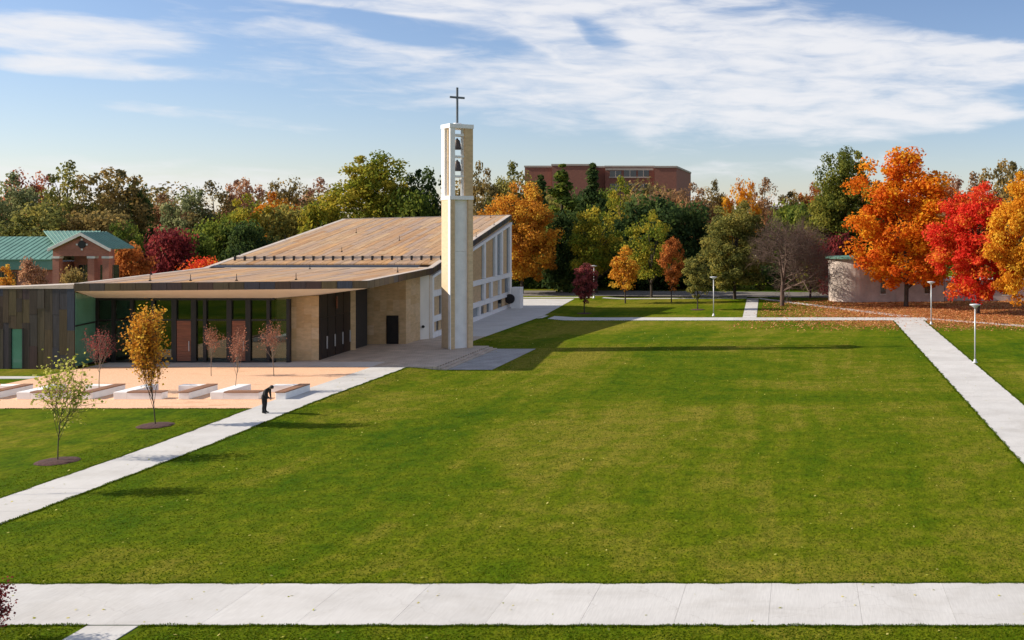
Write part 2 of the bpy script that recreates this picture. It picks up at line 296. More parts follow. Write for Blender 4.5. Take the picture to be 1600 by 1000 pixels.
# ------------------------------------------------------------------ helpers
WLOC = {}
def link(o, parent=None):
    col.objects.link(o)
    if parent is not None: o.parent = parent
    return o
def tag(o, label=None, cat=None, group=None, kind=None):
    if label: o['label'] = label
    if cat: o['category'] = cat
    if group: o['group'] = group
    if kind: o['kind'] = kind
    return o
def empty(name, loc, label=None, cat=None, group=None):
    o = bpy.data.objects.new(name, None); o.empty_display_size = .3; o.location = loc; link(o)
    WLOC[o] = Vector(loc); return tag(o, label, cat, group)
class MB:
    def __init__(s): s.v = []; s.f = []
    def add(s, v, f):
        n = len(s.v); s.v += [tuple(p) for p in v]; s.f += [tuple(i + n for i in q) for q in f]; return s
    def hexa(s, p):     # 8 points: 4 bottom ccw, 4 top ccw
        return s.add(p, [(3, 2, 1, 0), (4, 5, 6, 7), (0, 1, 5, 4), (1, 2, 6, 5), (2, 3, 7, 6), (3, 0, 4, 7)])
    def box(s, x0, x1, y0, y1, z0, z1, T=None):
        p = [(x0, y0, z0), (x1, y0, z0), (x1, y1, z0), (x0, y1, z0), (x0, y0, z1), (x1, y0, z1), (x1, y1, z1), (x0, y1, z1)]
        if T: p = [T(*q) for q in p]
        return s.hexa(p)
    def prism(s, poly, z0, z1):
        n = len(poly)
        z0 = z0 if callable(z0) else (lambda x, y, a=z0: a); z1 = z1 if callable(z1) else (lambda x, y, a=z1: a)
        v = [(x, y, z0(x, y)) for x, y in poly] + [(x, y, z1(x, y)) for x, y in poly]
        return s.add(v, [tuple(range(n - 1, -1, -1)), tuple(range(n, 2 * n))] + [(i, (i + 1) % n, n + (i + 1) % n, n + i) for i in range(n)])
    def wall(s, a, b, z0, z1a, z1b, th):   # vertical wall from plan point a to b, thickness to the left of a->b
        d = Vector((b[0] - a[0], b[1] - a[1])).normalized(); n = Vector((-d.y, d.x)) * th
        return s.hexa([(a[0], a[1], z0), (b[0], b[1], z0), (b[0] + n.x, b[1] + n.y, z0), (a[0] + n.x, a[1] + n.y, z0),
                       (a[0], a[1], z1a), (b[0], b[1], z1b), (b[0] + n.x, b[1] + n.y, z1b), (a[0] + n.x, a[1] + n.y, z1a)])
    def tube(s, pts, rad, n=6, cap=True):
        pts = [Vector(p) for p in pts]; base = len(s.v); k = len(pts)
        for i, p in enumerate(pts):
            t = (pts[min(i + 1, k - 1)] - pts[max(i - 1, 0)]).normalized()
            a = Vector((0, 0, 1)) if abs(t.z) < .9 else Vector((1, 0, 0))
            u = t.cross(a).normalized(); w = t.cross(u)
            for j in range(n):
                q = p + (u * math.cos(2 * math.pi * j / n) + w * math.sin(2 * math.pi * j / n)) * rad[i]; s.v.append(tuple(q))
        for i in range(k - 1):
            for j in range(n):
                s.f.append((base + i * n + j, base + i * n + (j + 1) % n, base + (i + 1) * n + (j + 1) % n, base + (i + 1) * n + j))
        if cap: s.f.append(tuple(base + j for j in range(n - 1, -1, -1))); s.f.append(tuple(base + (k - 1) * n + j for j in range(n)))
        return s
    def lathe(s, prof, c=(0, 0, 0), n=20):
        base = len(s.v)
        for r, z in prof:
            for j in range(n): s.v.append((c[0] + r * math.cos(2 * math.pi * j / n), c[1] + r * math.sin(2 * math.pi * j / n), c[2] + z))
        for i in range(len(prof) - 1):
            for j in range(n): s.f.append((base + i * n + j, base + i * n + (j + 1) % n, base + (i + 1) * n + (j + 1) % n, base + (i + 1) * n + j))
        s.f.append(tuple(base + j for j in range(n - 1, -1, -1))); s.f.append(tuple(base + (len(prof) - 1) * n + j for j in range(n)))
        return s
    def build(s, name, mat, parent=None, smooth=False, bevel=0):
        v = np.array(s.v, dtype=float)
        o0 = Vector(((v[:, 0].min() + v[:, 0].max()) / 2, (v[:, 1].min() + v[:, 1].max()) / 2, v[:, 2].min()))
        me = bpy.data.meshes.new(name); me.from_pydata((v - np.array(o0)).tolist(), [], s.f); me.materials.append(M[mat] if isinstance(mat, str) else mat)
        if smooth: me.polygons.foreach_set('use_smooth', [True] * len(me.polygons))
        o = bpy.data.objects.new(name, me); link(o, parent)
        pl = WLOC.get(parent, Vector((0, 0, 0))) if parent is not None else Vector((0, 0, 0))
        o.location = o0 - pl; WLOC[o] = o0
        if bevel:
            b = o.modifiers.new('edge', 'BEVEL'); b.width = bevel; b.segments = 1; b.limit_method = 'ANGLE'
        return o
def copy_tree(o, parent=None):
    c = o.copy(); col.objects.link(c); c.parent = parent
    for ch in o.children: copy_tree(ch, c)
    return c
def sst(a, b, x):
    t = min(1, max(0, (x - a) / (b - a))); return t * t * (3 - 2 * t)
def hgt(x, y):      # the lawn climbs a little towards the chapel terrace
    return .24 * (1 - sst(-30.2, -27.4, x)) * sst(50, 66, y)
def G(px, py, z=None):          # photo pixel on the ground -> world point
    zz = 0.0 if z is None else z
    for _ in range(4):
        Y = F * (CAMH - zz) / (py - PY); X = (px - PX) * Y / F
        if z is None: zz = hgt(X, Y)
    return Vector((X, Y, zz))
def atY(px, py, Y): return Vector(((px - PX) * Y / F, Y, CAMH + (PY - py) * Y / F))

# ------------------------------------------------------------------ ground
def grid_sheet(name, xs, ys, dz, mat, kind='structure'):
    xs = list(xs); ys = list(ys); nx = len(xs)
    v = [(x, y, hgt(x, y) + dz) for y in ys for x in xs]
    f = [(j * nx + i, j * nx + i + 1, (j + 1) * nx + i + 1, (j + 1) * nx + i) for j in range(len(ys) - 1) for i in range(nx - 1)]
    m = MB(); m.add(v, f); o = m.build(name, mat); tag(o, kind=kind); return o
gx = [-4000, -1500, -600, -300, -200, -140] + [-110 + i for i in range(151)] + [60, 100, 200, 500, 1500, 4000]
gy = [-300, -80, 0] + [15 + i for i in range(160)] + [200, 260, 400, 800, 1800, 5000]
lawn = grid_sheet('ground', gx, gy, 0, 'grass'); tag(lawn, 'mown green lawn stretching across the quad', 'lawn')

def path(name, label, corners, n, across=1, dz=.025, gap=.007, mat='concrete', jitter=0):
    """corners a0,a1 (start edge left/right) -> b0,b1 (end edge); n slabs along"""
    a0, a1, b0, b1 = [Vector((*c, 0)) for c in corners]
    cx = sum((c.x for c in (a0, a1, b0, b1))) / 4; cy = sum((c.y for c in (a0, a1, b0, b1))) / 4
    bed = MB(); 
    root = None
    k = max(2, n)
    vs = []; fs = []
    for i in range(k + 1):
        t = i / k
        for p in (a0.lerp(b0, t), a1.lerp(b1, t)): vs.append((p.x, p.y, hgt(p.x, p.y) + .006))
    for i in range(k): fs.append((2 * i, 2 * i + 1, 2 * i + 3, 2 * i + 2))
    bed.add(vs, fs); root = bed.build(name, 'asphalt'); tag(root, label, 'path', kind='structure')
    L_ = ((a0 + a1) / 2 - (b0 + b1) / 2).length
    for i in range(n):
        for j in range(across):
            t0, t1 = i / n + gap / L_ / 2, (i + 1) / n - gap / L_ / 2
            s0, s1 = j / across, (j + 1) / across
            if across > 1: s0 += .002; s1 -= .002
            q = []
            for t, s in ((t0, s0), (t0, s1), (t1, s1), (t1, s0)):
                p = a0.lerp(b0, t).lerp(a1.lerp(b1, t), s); q.append(p)
            cr = (q[1] - q[0]).cross(q[3] - q[0]).z
            if cr < 0: q = q[::-1]
            dd = dz + random.uniform(0, .004)
            MB().hexa([(p.x, p.y, hgt(p.x, p.y) - .03) for p in q] + [(p.x, p.y, hgt(p.x, p.y) + dd) for p in q]).build('paving_slab', mat, root)
    return root
random.seed(4)
path('front_path', 'wide pale concrete path crossing the foreground', [(-36, 29.1), (-36, 32.35), (34, 29.05), (34, 32.5)], 26)
path('left_path', 'concrete path running from the foreground to the chapel terrace', [(-33.2, 33.5), (-30.4, 33.5), (-33.2, 78.7), (-30.4, 78.7)], 26)
path('right_path', 'concrete path down the right edge of the lawn', [(10.4, 33), (13.65, 33), (10.4, 118), (13.9, 118)], 40)
path('cross_path', 'concrete path crossing behind the lawn', [(-30.7, 118.05), (-30.7, 121.6), (14.4, 118.05), (14.4, 121.6)], 24)
path('short_path', 'small concrete path joining the front path', [(-20.2, 18), (-18.75, 18), (-20.3, 29.02), (-18.85, 29.02)], 7)
path('link_path', 'short concrete path to the road', [(-7.2, 121.65), (-5.55, 121.65), (-8.3, 151.5), (-6.6, 151.5)], 14)
path('diagonal_path', 'narrow concrete path slanting towards the maples', [(-6.5, 150.6), (-6.4, 152.3), (11.6, 122.5), (13.2, 123.4)], 16, dz=.022)
path('side_path', 'narrow concrete path running off to the right', [(14.45, 119.6), (14.45, 121.3), (40, 97), (40, 98.8)], 16)
path('kerb_path', 'thin concrete strip beside the road', [(-60, 147.8), (-60, 149.2), (-8.4, 151.6), (-8.4, 153)], 20, dz=.02)
path('lawn_strip_path', 'narrow grey path in grass beside copper wall', [(-75, 72.9), (-75, 74.0), (-55.05, 72.9), (-55.05, 74.0)], 10)
grid_sheet('road', [-140, -100, -60, -30, 0, 30, 80], [153.6, 159, 165], .02, 'asphalt')
def gsheet(name, x0, x1, y0, y1, dz, mat, label=None):
    return grid_sheet(name, np.linspace(x0, x1, 30), np.linspace(y0, y1, 24), dz, mat)
gsheet('gravel_court', -55, -33.22, 61.6, 78.68, .018, 'gravel')
gsheet('terrace_apron', -55.0, -33.22, 78.7, 81.6, .03, 'concrete')
# terrace, steps and the lower slab
t = MB().prism([(-41.5, 81.62), (-33.2, 81.62), (-33.2, 78.72), (-28.2, 78.72), (-28.2, 91.9), (-30.9, 91.9), (-30.9, 99.5), (-41.5, 99.5)], -.2, .285).build('terrace', 'paver'); tag(t, kind='structure')
for i, (xa, xb, zt) in enumerate([(-28.19, -27.82, .19), (-27.81, -27.44, .095)]):
    s = MB().box(xa, xb, 78.8, 91.8, -.2, zt).build('step', 'paver', t)
t2 = MB().box(-27.43, -24.0, 79.0, 91.8, -.2, .03).build('lower_terrace', 'slab_paver'); tag(t2, kind='structure')
t3 = MB().prism([(-36.0, 99.51), (-30.9, 99.51), (-30.8, 118), (-30.8, 121.7), (-33, 147.7), (-45, 147.7), (-39, 134.5)], -.2, lambda x, y: .28 if y < 125 else .26).build('side_terrace', 'concrete'); tag(t3, kind='structure')

# ------------------------------------------------------------------ chapel
TZ = .285
ch = empty('chapel', (-46, 100, TZ), 'low sandstone and copper chapel with a broad sloping roof', 'chapel')
E0 = Vector((-55.3, 77.7, 6.72)); E1 = Vector((-33.0, 77.7, 6.93)); C2 = Vector((-35.25, 97.4, 7.0)); F0 = Vector((-57.1, 97.4, 7.0))
T1 = Vector((-60.3, 134.3, 11.75)); T2 = Vector((-38.3, 134.3, 12.25))
def bil(a, b, c, d, s, t): return a.lerp(b, s).lerp(d.lerp(c, s), t)
deck = MB()
bd = [E0, E1, C2, T2, T1, F0]
deck.add([p - Vector((0, 0, .34)) for p in bd] + [p - Vector((0, 0, .52)) for p in bd],
         [(0, 1, 2, 5), (5, 2, 3, 4), (11, 8, 7, 6), (10, 9, 8, 11)] + [(i, 6 + i, 6 + (i + 1) % 6, (i + 1) % 6) for i in range(6)])
roof = deck.build('roof', 'roof_edge', ch)
random.seed(11)
def roof_panels(a, b, c, d, nc, rows, lo, hi):
    for i in range(nc):
        cuts = [lo]
        while cuts[-1] < hi - .5 / rows: cuts.append(min(hi, cuts[-1] + random.uniform(.6, 1.4) / rows))
        cuts[-1] = hi
        for k in range(len(cuts) - 1):
            s0, s1 = .02 + .96 * i / nc + .0009, .02 + .96 * (i + 1) / nc - .0009
            q = [bil(a, b, c, d, s, t) for s, t in ((s0, cuts[k] + .001), (s1, cuts[k] + .001), (s1, cuts[k + 1] - .001), (s0, cuts[k + 1] - .001))]
            lift = random.uniform(.005, .03)
            MB().hexa([p - Vector((0, 0, .12)) for p in q] + [p + Vector((0, 0, lift)) for p in q]).build('roof_panel', 'roof', roof)
roof_panels(E0, E1, C2, F0, 26, 2.6, .015, .985)
roof_panels(F0, C2, T2, T1, 32, 5, .06, .985)
def on_low(s, t): return bil(E0, E1, C2, F0, s, t)
def on_up(s, t): return bil(F0, C2, T2, T1, s, t)
# gutter slot and snow fence along the fold
q = [on_up(.02, .012), on_up(.93, .012), on_up(.93, .036), on_up(.02, .036)]
MB().hexa([p + Vector((0, 0, -.02)) for p in q] + [p + Vector((0, 0, .05)) for p in q]).build('gutter_slot', 'dark', roof)
fence_z = .42
rl = MB()
for zz in (.18, .40): rl.tube([on_up(.05, .115) + Vector((0, 0, zz)), on_up(.985, .115) + Vector((0, 0, zz))], [.03, .03], 6)
rl.hexa([on_up(s, t) + Vector((0, 0, z)) for z in (.16, .38) for s, t in ((.05, .1148), (.985, .1148), (.985, .1152), (.05, .1152))])
rl.build('snow_fence_rail', 'roof_edge', roof)
for i in range(22):
    s = .05 + .935 * i / 21; p = on_up(s, .113)
    MB().box(p.x - .09, p.x + .09, p.y - .06, p.y + .06, p.z - .02, p.z + .46).build('snow_fence_post', 'dark', roof)
for s, t, up in [(.45, .25, 1), (.62, .45, 1), (.78, .72, 1), (.3, .62, 1), (.9, .94, 1), (.62, .97, 1), (.36, .98, 1), (.003, .2, 1), (.003, .5, 1), (.003, .8, 1), (.99, .5, 1), (.99, .75, 1),
                 (.2, .12, 0), (.36, .08, 0), (.52, .08, 0), (.72, .1, 0), (.95, .6, 0), (.02, .5, 0), (.5, .9, 0)]:
    p = on_up(s, t) if up else on_low(s, t)
    MB().tube([p, p + Vector((0, 0, .55))], [.035, .02], 5).box(p.x - .07, p.x + .07, p.y - .07, p.y + .07, p.z - .01, p.z + .1).build('lightning_rod', 'dark', roof)
# fascia panels
def fascia(a, b, n, drop=.56, th=.07):
    d = (b - a); nrm = Vector((d.y, -d.x, 0)).normalized() * th
    for i in range(n):
        p, r = a + d * (i / n + .0008), a + d * ((i + 1) / n - .0008)
        o = nrm * random.uniform(.85, 1.1)
        dn = Vector((0, 0, -drop)); up = Vector((0, 0, .02))
        MB().hexa([p + dn + o, r + dn + o, r + dn, p + dn, p + up + o, r + up + o, r + up, p + up]).build('fascia_panel', 'copper', roof)
fascia(E0, E1, 19); fascia(E1, C2, 15); fascia(C2, T2, 24)
ed = MB()      # pale drip edge along the eaves
for a, b in ((E1, C2), (C2, T2), (F0, E0), (T1, F0), (T2, T1)):
    d = (b - a); n = Vector((-d.y, d.x, 0)).normalized() * .5; u = Vector((0, 0, .04)); l = Vector((0, 0, -.36))
    ed.hexa([a + l, b + l, b + n + l, a + n + l, a + u, b + u, b + n + u, a + n + u])
ed.build('roof_border', 'roof_edge', roof)
# soffit
S0 = Vector((-55.3, 77.75, 6.17)); S1 = Vector((-33.05, 77.75, 6.36)); G0 = Vector((-56.1, 81.2, 5.36)); G1 = Vector((-41.9, 81.2, 5.36))
Pp = Vector((-38.9, 82.4, 5.55)); Dd = Vector((-39.2, 88.75, 5.58)); N2 = Vector((-36.2, 93.3, 6.25)); N1 = Vector((-40.8, 93.1, 6.1)); C2b = Vector((-35.35, 97.4, 6.4))
MB().add([S0, S1, G0, G1, Pp, Dd, N2, N1, C2b], [(0, 2, 3, 1), (1, 3, 4), (1, 4, 5), (1, 5, 6), (5, 7, 6), (1, 6, 8)]).build('soffit', 'soffit', roof)
# lobby interior, glass front
MB().box(-56.4, -41.9, 81.35, 92, TZ - .2, TZ + .012).build('lobby_floor', 'floor_in', ch)
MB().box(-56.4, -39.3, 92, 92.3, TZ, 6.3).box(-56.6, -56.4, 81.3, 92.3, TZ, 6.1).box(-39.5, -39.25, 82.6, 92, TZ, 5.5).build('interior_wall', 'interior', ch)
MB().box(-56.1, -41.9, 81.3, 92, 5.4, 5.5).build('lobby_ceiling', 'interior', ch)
gw = empty('unused', (0, 0, 0)); bpy.data.objects.remove(gw)
def Xg(px): return (px - PX) * 81.2 / F
front = MB().box(-56.1, -41.9, 81.12, 81.34, TZ, TZ + .12).box(-56.1, -41.9, 81.1, 81.36, 5.2, 5.42).build('window_frame', 'dark', ch)
mull = [151, 178, 207, 240, 273, 303.5, 321, 359, 388.5, 420, 451]
zt = CAMH - (500 - PY) * 81.2 / F
for i, px in enumerate(mull):
    w = .13 if i not in (4, 5, 7, 8) else .2
    MB().box(Xg(px) - w, Xg(px) + w, 81.08, 81.38, TZ, 5.3).build('mullion', 'dark', front)
for i in range(len(mull) - 1):
    a, b = Xg(mull[i]) + .2, Xg(mull[i + 1]) - .2
    MB().box(a - .07, b + .07, 81.12, 81.33, zt - .05, zt + .05).build('transom', 'dark', front)
    door = i in (4, 7)
    MB().box(a - .05, b + .05, 81.22, 81.25, zt + .05, 5.25).build('glass_pane', 'glass', front)
    if door:
        d_ = MB().box(a, b, 81.16, 81.28, TZ + .05, zt - .05).build('door', 'wood', front)
        for k in range(8):
            z0 = TZ + .08 + k * (zt - .14 - TZ) / 8
            MB().box(a + .02, b - .02, 81.12, 81.158, z0, z0 + (zt - .14 - TZ) / 8 - .02).build('door_board', 'wood', d_)
        MB().box(b - .16, b - .12, 81.04, 81.11, TZ + .9, TZ + 1.7).build('handle', 'lamp', d_)
    else:
        MB().box(a - .05, b + .05, 81.22, 81.25, TZ + .1, zt - .05).build('glass_pane', 'glass', front)
# green glass return wall beside the copper wall
gr = MB().wall((-55.32, 77.85), (-56.05, 81.1), TZ + .1, 6.05, 5.4, .04).build('side_glass', 'green_glass', ch)
def along(t): return (-55.32 + t * (-.73), 77.85 + t * 3.25)
zz = CAMH - (506 - PY) * 79.5 / F
MB().wall((-55.27, 77.83), (-56.0, 81.1), zz - .05, zz + .05, zz + .05, .12).wall((-55.27, 77.83), (-56.0, 81.1), TZ, TZ + .12, TZ + .12, .12).build('glazing_bar', 'dark', gr)
MB().wall((-55.75, 77.9), (-56.38, 81.2), TZ, 6.1, 5.4, .08).build('backing_wall', 'precast', ch)
# stone pier, bronze doors
def stone_wall(name, a, b, z0, z1a, z1b, nc, nr, th=.35):
    core = MB().wall(a, b, z0, z1a, z1b, th).build(name, 'stone', ch)
    d = Vector((b[0] - a[0], b[1] - a[1])); n = Vector((d.y, -d.x)).normalized()
    for i in range(nc):
        rows = nr + random.choice((0, 0, 1))
        for k in range(rows):
            s0, s1 = i / nc, (i + 1) / nc
            e = random.uniform(.012, .022)
            def P(s, r, off):
                ztop = z1a + (z1b - z1a) * s; return (a[0] + d.x * s + n.x * off, a[1] + d.y * s + n.y * off, z0 + (ztop - z0) * r)
            g = .006 / d.length; h = .0014
            s0 += g; s1 -= g; r0, r1 = k / rows + h, (k + 1) / rows - h
            MB().hexa([P(s0, r0, e), P(s1, r0, e), P(s1, r0, .002), P(s0, r0, .002), P(s0, r1, e), P(s1, r1, e), P(s1, r1, .002), P(s0, r1, .002)]).build('stone_slab', 'stone', core)
    return core
stone_wall('stone_pier', (-41.2, 82.05), (-38.95, 82.35), TZ, 5.45, 5.5, 4, 6, .5)
stone_wall('stone_pier', (-41.85, 81.4), (-41.2, 82.05), TZ, 5.38, 5.42, 1, 5, .3)
dw = MB().wall((-38.95, 82.36), (-39.2, 88.6), TZ, 5.52, 5.55, .2).build('door_wall', 'bronze', ch)
for i in range(4):
    t0, t1 = i / 4 + .008, (i + 1) / 4 - .008
    a = (-38.9 - .25 * t0, 82.36 + 6.24 * t0); b = (-38.9 - .25 * t1, 82.36 + 6.24 * t1)
    dr = MB().wall(a, b, TZ + .05, 3.6, 3.6, .06).wall(a, b, 3.68, 5.5, 5.5, .06).build('door_leaf', 'bronze', dw)
    MB().box(a[0] + .02, a[0] + .1, b[1] - .35, b[1] - .28, TZ + .8, TZ + 1.8).build('handle', 'lamp', dr)
MB().box(-38.92, -38.84, 85.3, 85.5, 4.2, 5.2).build('sign_strip', 'wood', dw)
stone_wall('stone_end_wall', (-39.2, 88.6), (-38.85, 88.9), TZ, 5.6, 5.6, 1, 5, .3)
MB().wall((-38.85, 88.9), (-40.8, 93.15), TZ, 5.6, 6.2, .3).build('return_wall', 'stone', ch)
stone_wall('chapel_front_wall', (-40.8, 93.1), (-36.2, 93.3), TZ, 6.2, 6.3, 8, 6)
stone_wall('chapel_corner_wall', (-36.2, 93.3), (-36.15, 96.6), TZ, 6.3, 6.4, 3, 6)
MB().wall((-36.15, 96.6), (-35.55, 97.35), TZ, 6.4, 6.4, .3).build('white_corner_wall', 'precast', ch)
p0, p1 = G(604, 538, TZ), G(620, 538, TZ)
ztop = CAMH - (494.5 - PY) * 93.2 / F
MB().box(p0.x, p1.x, 93.1, 93.19, TZ + .02, ztop).build('door', 'dark', ch)
MB().box(p0.x - .08, p1.x + .08, 93.12, 93.17, TZ + .02, ztop + .09).build('door_frame', 'bronze', ch)
MB().tube([(-35.95, 96.75, 1.55), (-35.85, 96.62, 1.5)], [.1, .14], 10).build('wall_light', 'dark', ch)
# long side wall with white frames
W0 = Vector((-35.55, 97.4)); W1 = Vector((-38.45, 133.9)); wk = (W1.x - W0.x) / (W1.y - W0.y)
wd = (W1 - W0).normalized(); wn = Vector((wd.y, -wd.x))
def wz(px, py, off=0):
    x, y = 520 + px / 3.5714, 320 + py / 3.5714
    a = (x - PX) / F; Y = (W0.x - wk * W0.y) / (a - wk)
    return Vector((W0.x + wk * (Y - W0.y) + wn.x * off, Y + wn.y * off, CAMH + (PY - y) * Y / F))
side = MB().wall(tuple(W0), tuple(W1), TZ, 6.35, 11.62, .4).build('side_wall', 'stone', ch)
def ln(x0, y0, x1, y1): return lambda x: y0 + (y1 - y0) * (x - x0) / (x1 - x0)
l_bb = ln(540, 746, 990, 567); l_bt = ln(540, 716, 990, 550)
l_lb = ln(547, 655, 978, 508); l_lt = ln(547, 623, 978, 484)
l_mb = ln(547, 514, 978, 403); l_mt = ln(547, 480, 978, 379)
l_tt = ln(547, 392, 985, 100); l_t2 = ln(547, 408, 985, 114)
def wq(name, x0, x1, top, bot, d0, d1, mat):
    q = [(x0, bot(x0)), (x1, bot(x1)), (x1, top(x1)), (x0, top(x0))]
    A = [wz(*c, d0) for c in q]; B = [wz(*c, d1) for c in q]
    return MB().hexa([B[0], B[1], A[1], A[0], B[3], B[2], A[2], A[3]]).build(name, mat, side)
wq('frame_beam', 541, 988, l_bt, l_bb, .002, .30, 'white'); wq('frame_beam', 541, 988, l_lt, l_lb, .002, .30, 'white')
wq('frame_beam', 541, 988, l_mt, l_mb, .002, .30, 'white'); wq('frame_beam', 541, 988, l_tt, l_t2, .002, .30, 'white')
def post(x0, x1, top, bot): wq('frame_post', x0, x1, lambda x: top(x) + 1, lambda x: bot(x) - 1, .002, .285, 'white')
post(540, 549, l_t2, l_bt); post(975, 986, l_t2, l_bt)
rows = [(l_t2, l_mt, [(549, 605, 's'), (605, 612, 'd'), (612, 620, 'p'), (620, 668, 's'), (668, 675, 'd'), (675, 684, 'p'), (684, 722, 's'), (722, 728, 'd'), (728, 737, 'p'), (737, 771, 's'), (771, 826, 's'), (826, 832, 'd'), (832, 841, 'p'), (842, 888, 's'), (888, 894, 'd'), (894, 905, 'p'), (905, 930, 'g'), (930, 938, 'p'), (938, 966, 's'), (966, 975, 'd')]),
        (l_mb, l_lt, [(549, 562, 'd'), (562, 588, 's'), (588, 600, 'd'), (600, 609, 'p'), (609, 650, 's'), (650, 660, 'd'), (660, 669, 'p'), (669, 700, 's'), (700, 712, 'g'), (712, 720, 'p'), (720, 770, 's'), (771, 822, 's'), (822, 829, 'd'), (829, 841, 'p'), (843, 866, 's'), (866, 870, 'd'), (870, 880, 'p'), (880, 887, 'g'), (887, 917, 's'), (917, 920, 'd'), (920, 929, 'p'), (930, 956, 's'), (956, 975, 'g')]),
        (l_lb, l_bt, [(549, 572, 's'), (572, 585, 'd'), (585, 600, 's'), (600, 612, 'd'), (612, 622, 'p'), (622, 660, 's'), (660, 690, 'd'), (690, 700, 'p'), (700, 740, 's'), (740, 770, 'd'), (771, 804, 'g'), (804, 812, 'p'), (812, 838, 'd'), (838, 854, 's'), (854, 868, 'd'), (868, 880, 'p'), (880, 916, 's'), (920, 940, 'd'), (940, 975, 's')])]
for top, bot, items in rows:
    for x0, x1, k in items:
        if k == 'p': post(x0, x1, top, bot)
        elif k == 's': wq('stone_slab', x0, x1, top, bot, .002, .09, 'stone')
        elif k == 'd': wq('window_pane', x0, x1, top, bot, .002, .03, 'pane_dark')
        else: wq('window_pane', x0, x1, top, bot, .002, .05, 'pane_grey')
MB().wall((W1.x, W1.y), (-59.8, 133.9), TZ, 11.7, 11.2, .4).build('rear_wall', 'stone', ch)
MB().wall((-59.8, 133.9), (-57.2, 95), TZ, 11.2, 6.5, .4).build('left_wall', 'stone', ch)
# copper-clad block on the left
blk = MB().prism([(-90, 77.85), (-55.42, 77.85), (-55.42, 77.87), (-56.6, 79.6), (-90, 79.6)], TZ - .3, 6.2).build('copper_block', 'dark', ch)
for xa, xb, za, zb2 in ((-90, -61.5, 6.41, 6.42), (-61.498, -55.38, 6.42, 6.68)):
    MB().hexa([(xa, 77.7, 6.346), (xb, 77.7, 6.346), (xb, 79.7, 6.346), (xa, 79.7, 6.346), (xa, 77.7, za), (xb, 77.7, zb2), (xb, 79.7, zb2 + .03), (xa, 79.7, za + .03)]).build('roof_border', 'roof_edge', blk)
random.seed(5)
x = -55.34
while x > -72:
    w = random.uniform(.42, .62); z = TZ - .05
    win = -60.2 < x - w / 2 < -59.2
    while z < 6.3:
        hh = random.uniform(1.0, 3.6); z1 = min(6.34, z + hh)
        if 6.34 - z1 < .5: z1 = 6.34
        if not (win and z < 3.3):
            d = random.uniform(.09, .13)
            MB().box(x - w + .006, x - .006, 77.85 - d, 77.848, z + .004, z1 - .004).build('copper_panel', 'copper', blk)
        elif z1 < 3.3: pass
        else:
            MB().box(x - w + .006, x - .006, 77.74, 77.848, 3.3, z1 - .004).build('copper_panel', 'copper', blk)
        z = z1
    x -= w
MB().box(-60.15, -59.25, 77.80, 77.83, TZ, 3.28).build('window_pane', 'green_glass', blk)
MB().box(-60.3, -60.12, 77.70, 77.84, TZ, 3.36).box(-59.28, -59.16, 77.70, 77.84, TZ, 3.36).build('window_frame', 'dark', blk)

# ------------------------------------------------------------------ bell tower
tw = empty('bell_tower', (-30.75, 90.6, TZ), 'tall sandstone and white concrete bell tower topped by a cross', 'tower')
ca, sa = math.cos(R(40)), math.sin(R(40)); FC = (-30.75, 89.2)
def TT(u, w, z): return (FC[0] + u * ca - w * sa, FC[1] + u * sa + w * ca, z)
def tb(name, mat, *boxes, parent=None, bevel=.012):
    m = MB()
    for b in boxes: m.box(*b, T=TT)
    return m.build(name, mat, parent or tw, bevel=bevel)
Z0, ZR, ZC = TZ, 13.35, 19.62
S = 2.05
tb('stone_pier', 'sunlit_stone', (0, .42, .43, S, Z0, ZR)); tb('stone_pier', 'stone', (.065, .42, .002, .428, Z0, ZR))
tb('corner_post', 'white', (-.02, .06, -.02, .43, Z0, ZR))
tb('stone_pier', 'stone', (1.63, S, 0, S, Z0, ZR))
tb('concrete_panel', 'white', (.422, 1.628, .30, .48, Z0, 8.8)); tb('concrete_panel', 'white', (.50, 1.628, .302, .478, 8.81, ZR))
tb('concrete_panel', 'white', (.422, 1.628, 1.6, 1.78, Z0, ZR))
tb('shelf_ring', 'white', (-.05, S + .05, -.05, S + .05, ZR + .002, ZR + .34))
zb = ZR + .342
tb('belfry_column', 'white', (0, .44, 0, .3, zb, ZC)); tb('belfry_column', 'white', (0, .25, 1.35, S, zb, ZC)); tb('belfry_column', 'stone', (.1, .22, .84, .98, zb, ZC))
tb('belfry_pier', 'stone', (1.3, S, 0, .3, zb, ZC)); tb('belfry_column', 'lamp', (1.12, 1.22, .32, .5, zb, ZC)); tb('belfry_column', 'white', (1.75, S, 1.75, S, zb, ZC))
for zz_ in (19.03, 17.14, 15.4): tb('bell_beam', 'white', (.2, 1.9, .75, .95, zz_ - .11, zz_ + .11)); tb('bell_beam', 'white', (.442, 1.298, .1, .24, zz_ - .09, zz_ + .09))
for zz_ in (18.9, 17.0):
    c = TT(.95, .85, zz_ - 1.1)
    MB().lathe([(.52, 0), (.46, .06), (.35, .25), (.27, .55), (.23, .78), (.09, .9), (.05, 1.0)], c, 18).build('bell', M['bench_wood'] if False else simple('bell_bronze', (.09, .075, .068), .5, .5), tw, smooth=True)
tb('cap', 'white', (-.05, S + .05, -.05, S + .05, ZC + .002, ZC + .37))
M['cross_metal'] = simple('cross_metal', (.13, .145, .16), .45, .5)
cb = tb('cross', 'cross_metal', (.94, 1.10, .94, 1.10, ZC + .5, 23.3), (.36, .938, .945, 1.095, 22.32, 22.5), (1.102, 1.68, .945, 1.095, 22.32, 22.5))
tb('cross_base', 'white', (.75, 1.3, .75, 1.3, ZC + .372, ZC + .52), parent=tw)

